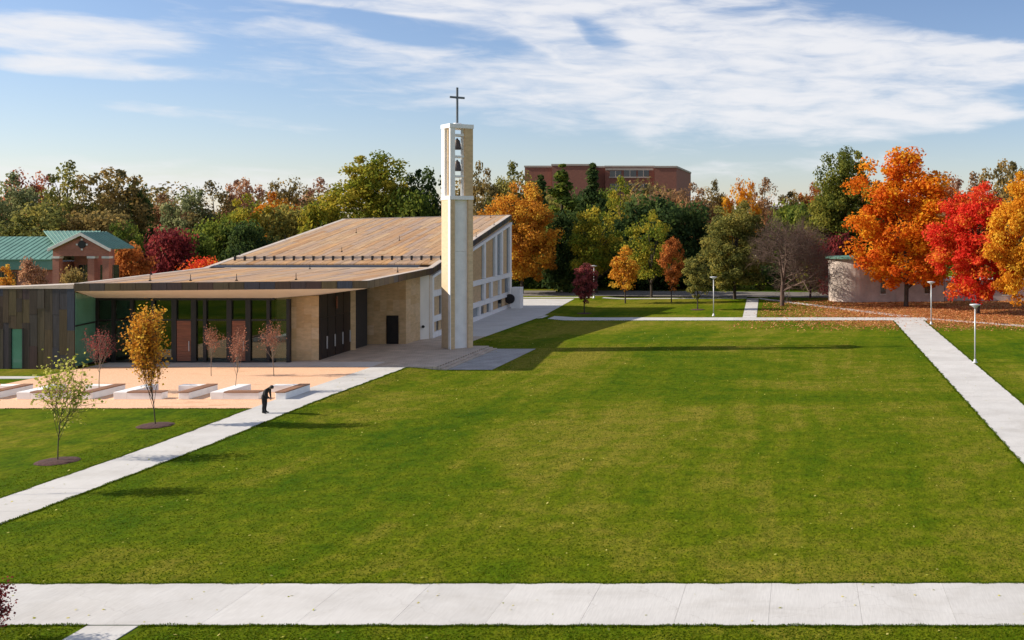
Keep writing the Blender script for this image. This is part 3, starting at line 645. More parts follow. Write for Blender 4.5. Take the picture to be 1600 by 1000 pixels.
# ------------------------------------------------------------------ courtyard benches
def bench_pair():
    a = empty('bench', (0, 0, 0)); 
    MB().box(0, .85, 0, 3.2, 0, .46).build('concrete_arm', 'white', a, bevel=.02)
    MB().box(.852, 3.05, 0, .62, 0, .42).build('concrete_base', 'white', a, bevel=.02)
    for k in range(5): MB().box(.86, 3.05, -.03 + k * .132, .09 + k * .132, .422, .49).build('seat_board', 'bench_wood', a)
    b = empty('bench', (0, 0, 0))
    MB().box(2.5, 4.1, 2.6, 3.2, 0, .46).build('concrete_base', 'white', b, bevel=.02)
    MB().box(4.102, 4.75, 0, 3.2, 0, .42).build('concrete_arm', 'white', b, bevel=.02)
    for k in range(5): MB().box(4.09 + k * .135, 4.21 + k * .135, -.03, 3.2, .422, .49).build('seat_board', 'bench_wood', b)
    return a, b
pa, pb = bench_pair()
set_lab = [('nearest the walking man', 'beside the bowed man'), ('behind the orange young tree', 'just right of the orange young tree'), ('behind the pale green young tree', 'between the pale green and orange young trees'), (None, 'at the left edge of the photo')]
for i in range(4):
    X0 = -37.35 - i * 6.1
    for p, lab, kind in ((pa, set_lab[i][0], 'L-shaped white concrete bench with timber front seat '), (pb, set_lab[i][1], 'white concrete bench with timber topped right arm ')):
        if lab is None: continue
        o = p if i == 0 else copy_tree(p)
        o.location = (X0, 64.5, hgt(X0, 66) + .01); tag(o, kind + lab, 'bench', 'concrete benches in the gravel court')

# ------------------------------------------------------------------ street lamps
def lamp_proto():
    r = empty('street_lamp', (0, 0, 0))
    MB().lathe([(.2, 0), (.2, .06), (.12, .1), (.1, .28), (.07, .32)], n=14).build('base', 'lamp', r, True)
    MB().lathe([(.062, .3), (.05, 4.4)], n=10).build('pole', 'lamp', r, True)
    MB().lathe([(.06, 4.38), (.12, 4.5), (.40, 4.66), (.45, 4.70), (.45, 4.74), (.1, 4.79)], n=20).build('lamp_head', 'lamp', r, True)
    return r
lp = lamp_proto()
for i, (px, py, lab) in enumerate([(1523.5, 567, 'tall grey street lamp in the grass right of the right path'), (1455, 507, 'grey street lamp in front of the orange maple'),
                                   (1115, 494, 'grey street lamp on lawn strip by the olive young tree'), (928, 466, 'grey street lamp behind the dark red young tree')]):
    o = lp if i == 0 else copy_tree(lp); o.location = G(px, py); tag(o, lab, 'street lamp', 'street lamps along the paths')
sw = empty('sign_wall', tuple(G(805, 482, .26)), 'small white wall with a dark round disc beside the chapel', 'wall')
g = G(805, 482, .26)
MB().box(g.x - .55, g.x + .65, g.y, g.y + 1.4, .2, 2.95).build('wall_slab', 'white', sw, bevel=.02)
MB().tube([(g.x - .65, g.y - .02, 1.5), (g.x - .65, g.y - .2, 1.5)], [.62, .62], 24).build('disc', 'dark', sw)

# ------------------------------------------------------------------ far buildings
hall = empty('brick_hall', (-92, 122, 0), 'red brick hall with green metal roof and white gabled porch at left', 'building')
def P120(px, py): p = atY(px, py, 120); return p.x, p.z
# porch with gable
gx0, ze = P120(83, 388); gx1, _ = P120(171, 388); gxm, zp = P120(130, 364)
MB().add([(gx0, 119.9, ze - .1), (gx1, 119.9, ze - .1), (gxm, 119.9, zp - .35), (gx0, 120.3, ze - .1), (gx1, 120.3, ze - .1), (gxm, 120.3, zp - .35)],
         [(0, 1, 2), (5, 4, 3), (0, 3, 4, 1), (1, 4, 5, 2), (2, 5, 3, 0)]).build('gable_wall', 'brick', hall)
zb_ = P120(100, 400)[1]
MB().box(gx0, gx1, 119.95, 120.35, zb_, ze - .1).build('porch_beam', 'brick', hall)
for px in (88, 143, 166): x, _ = P120(px, 400); c_ = MB().box(x - .38, x + .38, 119.9, 120.5, 0, zb_).build('column', 'brick', hall); MB().box(x - .45, x + .45, 119.85, 120.55, zb_ - .28, zb_ - .02).build('capital', 'trim', c_)
MB().tube([(P120(129.5, 382)[0], 119.88, P120(129.5, 382)[1]), (P120(129.5, 382)[0], 119.8, P120(129.5, 382)[1])], [.45, .45], 16).build('round_window', 'dark', hall)
for dx, dz in ((.58, 0), (-.58, 0), (0, .58), (0, -.58)):
    x, z = P120(129.5, 382); MB().box(x + dx - .1, x + dx + .1, 119.8, 119.89, z + dz - .1, z + dz + .1).build('keystone', 'trim', hall)
def slope(a, b, c, d, n, mat='green_roof', name='roof'):     # a-b eave, d-c ridge; seam ribs along
    a, b, c, d = map(Vector, (a, b, c, d)); dn = Vector((0, 0, -.12))
    r = MB().hexa([a + dn, b + dn, c + dn, d + dn, a, b, c, d]).build(name, mat, hall)
    for i in range(n + 1):
        s = i / n; p, q = a.lerp(b, s), d.lerp(c, s)
        MB().tube([p + Vector((0, 0, .04)), q + Vector((0, 0, .04))], [.028, .028], 4).build('roof_seam', mat, r)
slope((gx0 - .3, 119.6, ze), (gx0 - .3, 124, ze), (gxm, 124, zp + .1), (gxm, 119.6, zp + .1), 8)
slope((gx1 + .3, 124, ze), (gx1 + .3, 119.6, ze), (gxm, 119.6, zp + .1), (gxm, 124, zp + .1), 8)
for s in (-1, 1):
    xe = gx0 - .35 if s < 0 else gx1 + .35
    MB().hexa([(xe, 119.5, ze - .35), (gxm, 119.5, zp - .3), (gxm, 119.75, zp - .3), (xe, 119.75, ze - .35), (xe, 119.5, ze - .02), (gxm, 119.5, zp + .06), (gxm, 119.75, zp + .06), (xe, 119.75, ze - .02)]).build('gable_trim', 'trim', hall)
# cross roof behind the porch and main wing to the left
xl, zl = P120(66, 363); 
slope((gx0 - .4, 121.5, ze - .1), (-82.4, 121.5, ze - .1), (-87.2, 127, 10.25), (-94.2, 127, 10.25), 14)
wx1, wz1 = P120(82, 405)
slope((-112, 120.3, 7.0), (gx0 - .45, 120.3, 7.0), (gx0 - 1.4, 127, 9.55), (-112, 127, 9.55), 34)
MB().box(-112, gx0 - .3, 120.5, 120.8, 5.75, 6.98).build('roof_fascia', 'green_roof', hall)
MB().box(-112, gx0 - .35, 121, 127, 0, 6.6).build('wall', 'brick', hall); MB().box(gx0 + .2, -85.4, 123.2, 127, 0, ze - .2).build('wall', 'brick', hall)
for k in range(5):
    x = -94.2 - k * 3.6
    w_ = MB().box(x - 1.25, x + 1.25, 120.9, 120.99, 1.5, 5.4).build('window', 'pane_dark', hall)
    for j in range(3): MB().box(x - .45 + j * .45 - .04, x - .45 + j * .45 + .04, 120.84, 120.898, 1.5, 5.4).build('glazing_bar', 'bark_pale', w_)
for k in range(2):
    x = gx0 + 1.9 + k * 2.6
    w_ = MB().box(x - 1.1, x + 1.1, 123.1, 123.19, 2.5, 6.2).build('window', 'pane_dark', hall)
    for j in range(3): MB().box(x - .5 + j * .5 - .04, x - .5 + j * .5 + .04, 123.04, 123.098, 2.5, 6.2).build('glazing_bar', 'bark_pale', w_)
# tall brick block behind the trees
bb = empty('brick_block', (-45, 262, 0), 'large flat-roofed red brick building rising above the trees', 'building')
YB = 260
def B(px, py, Y=YB): p = atY(px, py, Y); return p.x, p.z
def bblock(px0, px1, ptop, Y, depth, mat='brick_far'):
    x0, zt_ = B(px0, ptop, Y); x1, _ = B(px1, ptop, Y)
    w = MB().box(x0, x1, Y, Y + depth, 0, zt_).build('wall', mat, bb)
    MB().box(x0 - .15, x1 + .15, Y - .15, Y + depth, zt_ + .002, zt_ + .45).build('parapet', 'limestone', w); return w
bblock(820, 862, 261.5, 262, 30); bblock(862.5, 921, 259, 258, 34); bblock(945.5, 1022, 261.5, 264, 28); bblock(1022.5, 1057, 262, 259, 33); bblock(921.5, 945, 262, 266, 26)
for px0, px1, p0_, p1_, Y in [(922.5, 934, 266, 276, 266), (953, 971, 267, 276, 264), (975, 994, 266, 276, 264), (997, 1014, 266, 276, 264), (953, 971, 287, 296, 264), (975, 994, 287, 296, 264), (997, 1014, 287, 296, 264)]:
    x0, z1_ = B(px0, p0_, Y); x1, z0_ = B(px1, p1_, Y)
    f_ = MB().box(x0, x1, Y - .1, Y - .02, z0_, z1_).build('window', 'pane_dark', bb)
    MB().box((x0 + x1) / 2 - .08, (x0 + x1) / 2 + .08, Y - .16, Y - .102, z0_, z1_).build('glazing_bar', 'limestone', f_)
    MB().box(x0 - .2, x1 + .2, Y - .3, Y - .02, z0_ - .35, z0_ - .01).build('sill', 'limestone', f_)
x0, z1_ = B(946, 263, 264); x1, z0_ = B(1021, 266, 264); MB().box(x0, x1, 263.85, 263.98, z0_, z1_).build('band', 'limestone', bb)
# curved beige building under the maples
rb = empty('curved_building', (8, 146, 0), 'low beige brick building with rounded end behind the orange maple', 'building')
cx_, cy_, rr = 7.6, 148.2, 4.0
zt_ = 6.1
arc = [(cx_ + rr * math.cos(t), cy_ + rr * math.sin(t)) for t in np.linspace(R(90), R(300), 26)]
poly = arc + [(13, cy_ - 3.3), (13, cy_ + 4)]
MB().prism(poly[::1], 0, zt_).build('round_wall', 'beige_brick', rb)
MB().prism([(cx_ + (x - cx_) * 1.12, cy_ + (y - cy_) * 1.12) for x, y in poly], zt_ + .003, zt_ + .26).build('roof', 'green_roof', rb)
MB().box(13.01, 20.0, cy_ - 3.0, cy_ + 5, 0, 4.2).build('wall', 'beige_brick', rb); MB().box(12.9, 20.3, cy_ - 3.3, cy_ + 5, 4.203, 4.5).build('roof_edge', 'trim', rb)
MB().box(20.3, 46, cy_ - 1.4, cy_ + 6, 0, 2.9).build('wall', 'beige_brick', rb); MB().box(20.32, 46, cy_ - 1.7, cy_ + 6, 2.903, 3.1).build('roof_edge', 'trim', rb)
for x, z0_, z1_, yw in [(11.3, 1.2, 4.9, cy_ - 3.42), (17.6, 1.2, 3.4, cy_ - 3.0), (23, .9, 2.7, cy_ - 1.4), (25, .9, 2.7, cy_ - 1.4), (29, .9, 2.7, cy_ - 1.4), (34, .9, 2.7, cy_ - 1.4)]:
    w_ = MB().box(x - .35, x + .35, yw - .06, yw + .3, z0_, z1_).build('window', 'pane_dark', rb)
    MB().box(x - .45, x + .45, yw - .14, yw - .062, z0_ - .14, z0_).build('sill', 'trim', w_)
# small pale roofs among the far trees
hs = empty('pale_house', tuple(atY(1195, 345, 250)), 'pale roofed house with a white dome glimpsed among far trees', 'house')
c = atY(1200, 326, 250)
MB().box(c.x - 3, c.x + 3.5, 250, 256, 0, c.z).build('wall', 'limestone', hs)
MB().add([(c.x - 3.4, 249.6, c.z), (c.x + 4, 249.6, c.z), (c.x + 4, 256, c.z), (c.x - 3.4, 256, c.z), (c.x - 3, 253, c.z + 1.6), (c.x + 3.6, 253, c.z + 1.6)], [(0, 1, 5, 4), (2, 3, 4, 5), (1, 2, 5), (3, 0, 4), (3, 2, 1, 0)]).build('roof', 'trim', hs)
d_ = atY(1187, 322, 249); MB().lathe([(1.1, 0), (1.15, .5), (.95, 1.1), (.5, 1.5), (.05, 1.65)], (d_.x, 249, d_.z), 16).build('dome', 'white', hs, True)

# ------------------------------------------------------------------ trees
rng = np.random.default_rng(7)
def leaf_cloud(centers, rad, per, leaf, seed, flat=.7, tintspread=.28, squash=.8):
    """quads scattered in clumps; returns verts, tint"""
    r = np.random.default_rng(seed)
    centers = np.asarray(centers, float); n = len(centers)
    per = np.broadcast_to(np.asarray(per, int), (n,)); rad = np.broadcast_to(np.asarray(rad, float), (n,))
    idx = np.repeat(np.arange(n), per); m = len(idx)
    d = r.normal(size=(m, 3)); d /= np.linalg.norm(d, axis=1)[:, None]
    rr = r.random(m) ** .45
    p = centers[idx] + d * (rr * rad[idx])[:, None] * np.array([1, 1, squash])
    nrm = d * .7 + r.normal(size=(m, 3)) * .6 + np.array([0, 0, .35]); nrm /= np.linalg.norm(nrm, axis=1)[:, None]
    a = np.cross(nrm, r.normal(size=(m, 3))); a /= np.linalg.norm(a, axis=1)[:, None]; b = np.cross(nrm, a)
    s = leaf * (.6 + .8 * r.random(m))[:, None]
    v = np.stack([p - a * s * .5, p + b * s * flat * .5, p + a * s * .5, p - b * s * flat * .5], 1).reshape(-1, 3)
    ct = r.random(n)
    tint = np.clip(.5 + (ct[idx] - .5) * .75 + r.normal(size=m) * tintspread * .6, 0, 1)
    return v, tint
def cloud_mesh(name, v, tint, mat):
    me = bpy.data.meshes.new(name); n = len(v) // 4
    me.vertices.add(len(v)); me.vertices.foreach_set('co', np.ascontiguousarray(v, dtype=np.float32).ravel())
    me.loops.add(n * 4); me.loops.foreach_set('vertex_index', np.arange(n * 4, dtype=np.int32))
    me.polygons.add(n); me.polygons.foreach_set('loop_start', np.arange(0, n * 4, 4, dtype=np.int32))
    me.update(calc_edges=True)
    at = me.attributes.new('tint', 'FLOAT', 'FACE'); at.data.foreach_set('value', np.ascontiguousarray(tint, dtype=np.float32))
    me.materials.append(mat); return me
def envelope(shape, n, r):
    """clump centres for a crown of width 1 between z0 and 1"""
    out = []
    while len(out) < n:
        x, y, t = r.uniform(-1, 1), r.uniform(-1, 1), r.random()
        if shape == 'broad': w = math.sin(math.pi * min(1, (t * .86 + .14)) ** .8) ** .6; z0 = .2
        elif shape == 'low': w = math.sqrt(max(0, 1 - t ** 2.2)) * (.75 + .25 * min(1, t * 4)); z0 = .02
        elif shape == 'conifer': w = (1 - t) ** .8 * (.85 + .3 * ((t * 9) % 1)); z0 = .06
        elif shape == 'column': w = math.sin(math.pi * (t * .82 + .12)) ** .75; z0 = .22
        elif shape == 'maple': w = (math.sin(math.pi * (t * .84 + .10)) ** .55) * (1.0 - .28 * t); z0 = .13
        d = math.hypot(x, y)
        if d > w or d < w * .35 * r.random(): continue
        if r.random() > .35 + .65 * (d / max(w, .01)) and t < .85: continue
        out.append((x * .44, y * .44, z0 + (1 - z0) * (t * .93 + .01)))
    if shape == 'conifer':
        for k in range(max(10, n // 7)):
            t = .72 + .27 * k / max(10, n // 7); a = k * 2.4; out[k] = (.16 * (1.02 - t) * math.cos(a), .16 * (1.02 - t) * math.sin(a), z0 + (1 - z0) * t)
    return np.array(out)
PROTO = {}
def make_proto(key, shape, ncl, crad, nleaf, leaf, seed, asp=1.3):
    """unit tree: width 1, height 1; asp = typical height / width so clumps and leaves come out round"""
    r = np.random.default_rng(seed)
    c = envelope(shape, ncl, r)
    lob = 1 + (.24 if shape == 'maple' else .2) * np.sin(np.arctan2(c[:, 1], c[:, 0]) * 3 + seed + c[:, 2] * 4) + r.normal(size=ncl) * .12
    c[:, 2] += r.normal(size=ncl) * .025
    c[:, 0] *= lob; c[:, 1] *= lob
    c2 = c * np.array([1, 1, asp])
    rads = crad * (.6 + .8 * r.random(ncl))
    if shape == 'conifer': rads = rads * np.clip(1.42 - c[:, 2], .36, 1)
    v, t = leaf_cloud(c2, rads, nleaf // ncl, leaf, seed + 50)
    v = v / np.array([1, 1, asp])
    ex = np.percentile(np.abs(v[:, :2]), 97.5); kz = 1 / np.percentile(v[:, 2], 99.8)
    v[:, :2] *= .5 / ex; c[:, :2] *= .5 / ex; v[:, 2] *= kz; c[:, 2] *= kz
    me = cloud_mesh('crown', v, t, LM['green'])
    tm = MB(); top = {'broad': .62, 'low': .5, 'conifer': .95, 'column': .8, 'maple': .66}[shape]
    rad = .022 if shape != 'column' else .025
    tm.tube([(0, 0, -.01), (0, 0, .01), (.006, 0, .15), (-.006, .008, top * .6), (0, 0, top)], [rad * 1.5, rad * 1.15, rad, rad * .7, rad * .25], 7)
    pick = r.permutation(ncl)[:14]
    for k in pick:
        e = c[k]; zs = min(top * .9, max(.14, e[2] * .62)); 
        if shape == 'conifer': zs = e[2]
        mid = (e[0] * .5, e[1] * .5, zs + (e[2] - zs) * .62)
        tm.tube([(0, 0, zs * .8), mid, tuple(e)], [rad * .5, rad * .32, rad * .1], 5)
    tme = bpy.data.meshes.new('trunk'); tme.from_pydata(tm.v, [], tm.f); tme.materials.append(M['bark'])
    PROTO.setdefault(key, []).append((tme, me))
for s, (nc_, nl_, rd_) in enumerate([(120, 13000, .12), (85, 7500, .11), (64, 5600, .115), (100, 10000, .105), (74, 7000, .10)]): make_proto('broad', 'broad', nc_, rd_, nl_, .036, 20 + s, 1.35)
for s in range(3): make_proto('low', 'low', 110, .14, 10000, .045, 40 + s, 1.0)
for s in range(2): make_proto('conifer', 'conifer', 170, .11, 12000, .045, 60 + s, 2.0)
for s in range(3): make_proto('column', 'column', 80, .15, 4200, .07, 80 + s, 2.2)
for s in range(3): make_proto('maple', 'maple', 230, .088, 34000, .027, 90 + s, 1.45)
cnt = {}
def tree(name, kind, px, Y, top, wpx, leaf, label, group=None, base=None, cat='tree', bark='bark'):
    if base is not None: g_ = G(px, base); Y = g_.y
    X = (px - PX) * Y / F; z0 = hgt(X, Y)
    H = CAMH + (PY - top) * Y / F - z0; W = wpx * Y / F
    i = cnt.get(kind, 0); cnt[kind] = i + 1
    tme, cme = PROTO[kind][i % len(PROTO[kind])]
    r = empty(name, (X, Y, z0), label, cat, group)
    r.rotation_euler = (0, 0, random.uniform(0, 6.28)); r.scale = (W, W, H)
    t_ = bpy.data.objects.new('trunk', tme); link(t_, r); c_ = bpy.data.objects.new('crown', cme); link(c_, r)
    c_.material_slots[0].link = 'OBJECT'; c_.material_slots[0].material = LM[leaf]
    t_.material_slots[0].link = 'OBJECT'; t_.material_slots[0].material = M[bark]
    return r
random.seed(21)
gL, gC, gR = 'trees behind the brick hall', 'trees behind the chapel and road', 'trees behind the curved building'
for a in [
 # px, Y, top, width px, leaf, kind, label
 (8, 190, 272, 95, 'greygreen', 'broad', 'grey-green tree at the far left edge behind the brick hall'),
 (42, 205, 268, 80, 'russet', 'broad', 'reddish brown tree second from the left edge on the skyline'),
 (102, 185, 253, 95, 'olive', 'broad', 'tallest olive tree on the left skyline above the brick hall'),
 (168, 190, 266, 120, 'olivebrown', 'broad', 'broad brownish olive tree right of the tallest left tree'),
 (213, 196, 282, 60, 'dark', 'broad', 'dark green tree ending the left skyline clump'),
 (60, 165, 322, 110, 'olive', 'low', 'low olive tree directly behind the brick hall roof'),
 (150, 168, 330, 100, 'olivebrown', 'low', 'shaded brown-green tree behind the hall porch gable'),
 (255, 215, 305, 80, 'brown', 'broad', 'low brown tree in the dip of the left skyline'),
 (288, 205, 292, 75, 'greygreen', 'broad', 'pale grey-green tree right of the skyline dip'),
 (338, 208, 284, 85, 'olivebrown', 'broad', 'olive-brown rounded tree on the skyline above the red shrub'),
 (382, 214, 282, 70, 'pinkrusset', 'broad', 'pinkish brown tree on the skyline left of the orange one'),
 (385, 168, 305, 80, 'yellowgreen', 'broad', 'yellow-green tree just behind the left roof edge'),
 (432, 196, 302, 75, 'orange', 'broad', 'orange tree on the skyline left of the big yellow-green tree'),
 (458, 205, 280, 80, 'olivebrown', 'broad', 'brownish tree on the skyline behind the orange one'),
 (493, 212, 279, 70, 'pinkrusset', 'broad', 'pink-brown tree touching the big yellow-green tree'),
 (450, 172, 322, 95, 'olive', 'low', 'olive tree rising behind the chapel roof slope'),
 (505, 170, 315, 75, 'yellowgreen', 'low', 'small yellow-green tree at the top corner of the roof'),
 (590, 176, 244, 140, 'yellowgreen', 'maple', 'big yellow-green tree standing above the chapel roof'),
 (668, 180, 266, 85, 'dark', 'broad', 'dark green tree left of the bell tower'),
 (640, 172, 300, 80, 'green', 'low', 'green tree low behind the roof ridge'),
 (750, 186, 255, 70, 'olivebrown', 'broad', 'dark brownish tree just right of the bell tower'),
 (810, 192, 256, 85, 'olive', 'broad', 'dark olive tree left of the tall brick building'),
 (345, 160, 345, 90, 'green', 'low', 'dark green bushy tree behind the left roof edge'),
 (390, 158, 348, 70, 'dark', 'low', 'very dark bush tree against the roof slope'),
 (300, 150, 362, 70, 'green', 'low', 'green bush tree right of the red shrub'),
 (198, 150, 345, 52, 'green', 'broad', 'small round green tree right of the porch gable'),
 ]: tree('tree', a[5], a[0], a[1], a[2], a[3], a[4], a[6], gL)
tree('red_shrub', 'low', 260, 138, 358, 74, 'wine', 'dark crimson rounded shrub behind the left chapel roof', cat='shrub')
tree('rust_shrub', 'low', 203, 132, 382, 60, 'rust', 'rust brown shrub left of the crimson shrub', cat='shrub')
tree('red_hedge', 'low', 318, 128, 403, 60, 'redmaple', 'low scarlet bush along the left roof edge', cat='shrub')
tree('young_tree', 'column', 10, 104, 414, 28, 'amber', 'pale amber tree top over the copper wall at left edge')
tree('young_tree', 'column', 49, 104, 404, 34, 'pinkrusset', 'pale russet tree top over the copper wall beside the hall')
tree('shrub', 'low', 110, 106, 420, 40, 'olivebrown', 'thin brown shrub in front of the hall porch', cat='shrub')
for a in [
 (816, 158, 288, 98, 'amber', 'maple', 'large amber-orange tree right behind the chapel corner'),
 (845, 186, 275, 90, 'dark', 'conifer', 'dark evergreen directly right of the amber tree'),
 (878, 174, 258, 112, 'green', 'conifer', 'pointed green conifer in front of the tall brick building'),
 (926, 180, 257, 100, 'dark', 'conifer', 'tallest dark conifer before the tall brick building'),
 (893, 166, 330, 90, 'dark', 'low', 'dark shaded tree under the pointed conifers'),
 (850, 205, 305, 75, 'olive', 'low', 'olive tree low between the amber tree and the conifers'),
 (905, 215, 300, 70, 'dark', 'low', 'dark tree peeping between the two conifers'),
 (950, 210, 296, 70, 'green', 'low', 'green tree right of the tallest conifer'),
 (1045, 212, 300, 75, 'brown', 'low', 'brown tree under the right end of the tall brick building'),
 (1000, 205, 306, 80, 'olivebrown', 'low', 'brownish tree behind the bare pink birch'),
 (970, 190, 276, 75, 'yellowgreen', 'broad', 'light green tree below the brick building windows'),
 (932, 160, 326, 80, 'yellowgreen', 'broad', 'yellow-green tree between the amber tree and the dark round tree'),
 (1012, 172, 306, 125, 'dark', 'low', 'wide dark green round tree below the bare pink tree'),
 (1075, 178, 318, 80, 'dark', 'low', 'dark green tree right of the wide dark round tree'),
 (1148, 150, 318, 108, 'olive', 'maple', 'broad olive tree left of the bare tree'),
 (1082, 205, 288, 75, 'brown', 'broad', 'brown tree just right of the tall brick building'),
 (1110, 215, 284, 60, 'olivebrown', 'broad', 'dull olive tree on the skyline before the golden one'),
 (1155, 212, 280, 60, 'gold', 'broad', 'golden yellow tree on the right-hand skyline'),
 (1192, 222, 279, 75, 'brown', 'broad', 'brown-orange tree touching the golden skyline tree'),
 (1235, 225, 300, 70, 'olivebrown', 'broad', 'low olive-brown tree in the skyline dip at right'),
 (1272, 225, 287, 65, 'rust', 'broad', 'rust orange tree left of the tall bright green tree'),
 (1238, 180, 318, 90, 'green', 'low', 'green tree behind the top of the bare tree'),
 ]: tree('tree', a[5], a[0], a[1], a[2], a[3], a[4], a[6], gC)
for a in [
 (1322, 165, 236, 105, 'brightgreen', 'maple', 'tall bright green tree left of the orange maple'),
 (1285, 168, 312, 80, 'brightgreen', 'low', 'bright green lower tree behind the wine-red tree'),
 (1375, 172, 285, 80, 'russet', 'broad', 'reddish brown tree between bright green tree and orange maple'),
 (1475, 185, 275, 80, 'pinkrusset', 'broad', 'pale pinkish tree behind the right of the orange maple'),
 (1525, 182, 270, 80, 'brown', 'broad', 'brown tree behind the red maple'),
 (1568, 176, 254, 95, 'olivebrown', 'broad', 'dark olive-brown tree high at the right edge'),
 (1310, 160, 365, 60, 'wine', 'low', 'dark wine-red tree left of the curved building'),
 ]: tree('tree', a[5], a[0], a[1], a[2], a[3], a[4], a[6], gR)
mo = tree('orange_maple', 'maple', 1416, 0, 236, 156, 'maple', 'huge blazing orange maple before the curved building', base=479)
mr_ = tree('red_maple', 'maple', 1528, 0, 290, 126, 'redmaple', 'scarlet red maple right of the orange maple', base=490)
my = tree('gold_maple', 'maple', 1612, 0, 268, 112, 'gold', 'golden yellow maple cut by the right edge', base=497)
tree('tree', 'column', 913, 0, 412, 35, 'redpurple', 'dark red young tree at the end of the chapel walk', 'young trees on the far lawn strip', base=490)
tree('tree', 'column', 977, 0, 384, 44, 'amber', 'yellow-orange young tree on the far lawn strip', 'young trees on the far lawn strip', base=474)
tree('tree', 'broad', 1018, 0, 330, 82, 'yellowgreen', 'tall green-yellow tree with slim trunk by the road', 'young trees on the far lawn strip', base=465)
tree('tree', 'column', 1049, 0, 372, 35, 'rust', 'rust orange narrow young tree on the far lawn strip', 'young trees on the far lawn strip', base=472)
tree('tree', 'column', 1090, 0, 398, 37, 'olive', 'olive young tree beside the right far street lamp', 'young trees on the far lawn strip', base=484)

# branching trees: bare ones and the young planted ones
def grow_tree(seed, H, spread, trunk, r0, levels, kids, up=.5, start=.25, sides=4):
    """returns tube soup and tip points"""
    rs = random.Random(seed); m = MB(); tips = []
    def rec(p, d, ln_, rad, lev):
        n = 3; pts = [p]; rr = [rad]; dd = d
        for k in range(n):
            dd = (dd + Vector((rs.gauss(0, .11), rs.gauss(0, .11), rs.gauss(0, .07) + (.10 * up if lev else 0)))).normalized()
            pts.append(pts[-1] + dd * ln_ / n); rr.append(rad * (1 - .55 * (k + 1) / n))
        m.tube(pts, rr, 6 if lev == 0 else sides if lev < 3 else 3, cap=False)
        if lev >= levels - 1:
            tips.extend(pts[1:])
        if lev == levels: return
        nk = kids[min(lev, len(kids) - 1)]
        for k in range(nk):
            f = (start + (1 - start) * (k + .6) / nk) if lev == 0 else .3 + .7 * (k + rs.random() * .6) / nk
            f = min(f, .98); i = int(f * n); q = pts[i].lerp(pts[min(i + 1, n)], f * n - i)
            ang = rs.uniform(0, 6.28) if lev else k * 2.4 + rs.uniform(-.4, .4)
            a = Vector((0, 0, 1)) if abs(dd.z) < .95 else Vector((1, 0, 0))
            u = dd.cross(a).normalized(); w = dd.cross(u)
            out = (u * math.cos(ang) + w * math.sin(ang))
            nd = (dd * (1 - spread) + out * spread + Vector((0, 0, up * .25))).normalized()
            rec(q, nd, ln_ * rs.uniform(.52, .74) * (1.15 - .35 * f if lev == 0 else 1), max(rad * .5, .006), lev + 1)
    rec(Vector((0, 0, -.05)), Vector((0, 0, 1)), H * trunk, r0, 0)
    return m, tips
def branch_tree(name, label, px, base, top, seed, spread, trunk, r0, levels, kids, bark, leaf=None, nleaf=0, lsize=.1, group=None, up=.5, start=.25, wpx=None, loc=None, H=None, keep=1.0, minz=0):
    g_ = loc if loc is not None else G(px, base); Hh = H or (base - top) * g_.y / F
    m, tips = grow_tree(seed, Hh, spread, trunk, r0, levels, kids, up, start)
    vz = max(v[2] for v in m.v); k = Hh / vz
    wx = max(abs(v[0]) for v in m.v)
    kw = k if wpx is None else (wpx * g_.y / F / 2) / wx
    m.v = [(v[0] * kw, v[1] * kw, v[2] * k) for v in m.v]; tips = [(t.x * kw, t.y * kw, t.z * k) for t in tips if t.z * k > minz * Hh]
    r = empty(name, (0, 0, 0), label, 'tree', group)
    m.build('trunk', bark, r, True)
    if leaf:
        rs = np.random.default_rng(seed); tips = np.array(tips); tips = tips[rs.random(len(tips)) < keep]
        v, tt = leaf_cloud(tips, lsize * 2.6, max(1, nleaf // len(tips)), lsize, seed, .75)
        me = cloud_mesh('crown', v, tt, LM[leaf]); o = bpy.data.objects.new('crown', me); link(o, r)
    r.location = g_; return r
branch_tree('bare_tree', 'large leafless grey tree with spreading twigs by the road', 1222, 478, 326, 3, .62, .52, .30, 5, (10, 7, 5, 5, 4), 'twig', up=.35, start=.22, wpx=205)
branch_tree('bare_tree', 'leafless wine-coloured tree right of the large bare tree', 1266, 466, 352, 8, .66, .46, .2, 5, (8, 5, 4, 4, 3), 'twig_wine', 'wine', 5000, .13, up=.3, wpx=105)
branch_tree('bare_tree', 'bare pinkish birch in front of the tall brick building', 1015, 0, 0, 12, .5, .5, .2, 4, (7, 5, 4, 4), 'twig_pink', loc=Vector((-28.5, 190, 0)), H=19.3, wpx=70)
branch_tree('young_tree', 'small pale green leafed young tree in mulch near left edge', 90, 721, 548, 31, .55, .62, .055, 3, (12, 6, 4), 'bark', 'limey', 1900, .14, up=.6, start=.3, wpx=96)
branch_tree('young_tree', 'tall golden orange young tree in mulch beside the path', 243, 665, 471, 33, .42, .66, .075, 3, (18, 7, 4), 'bark', 'amber', 4600, .14, up=.9, start=.2, wpx=86)
gy_ = 'small red trees in the gravel court'
branch_tree('young_tree', 'leftmost small dark red tree by the green glass', 155, 614, 506, 41, .48, .55, .045, 3, (9, 6, 4), 'bark_pale', 'redpurple', 1300, .085, gy_, up=.8, start=.45, wpx=56, minz=.4)
branch_tree('young_tree', 'small muted red tree before the wood doors, left of two', 330, 588, 508, 42, .48, .55, .04, 3, (8, 5, 4), 'bark_pale', 'mutedred', 700, .085, gy_, up=.8, start=.45, wpx=40, minz=.4)
branch_tree('young_tree', 'thin reddish tree rising inside the bench nearest the man', 367, 614, 508, 43, .46, .55, .045, 3, (9, 5, 4), 'bark_pale', 'mutedred', 900, .085, gy_, up=.9, start=.4, wpx=42, minz=.35)
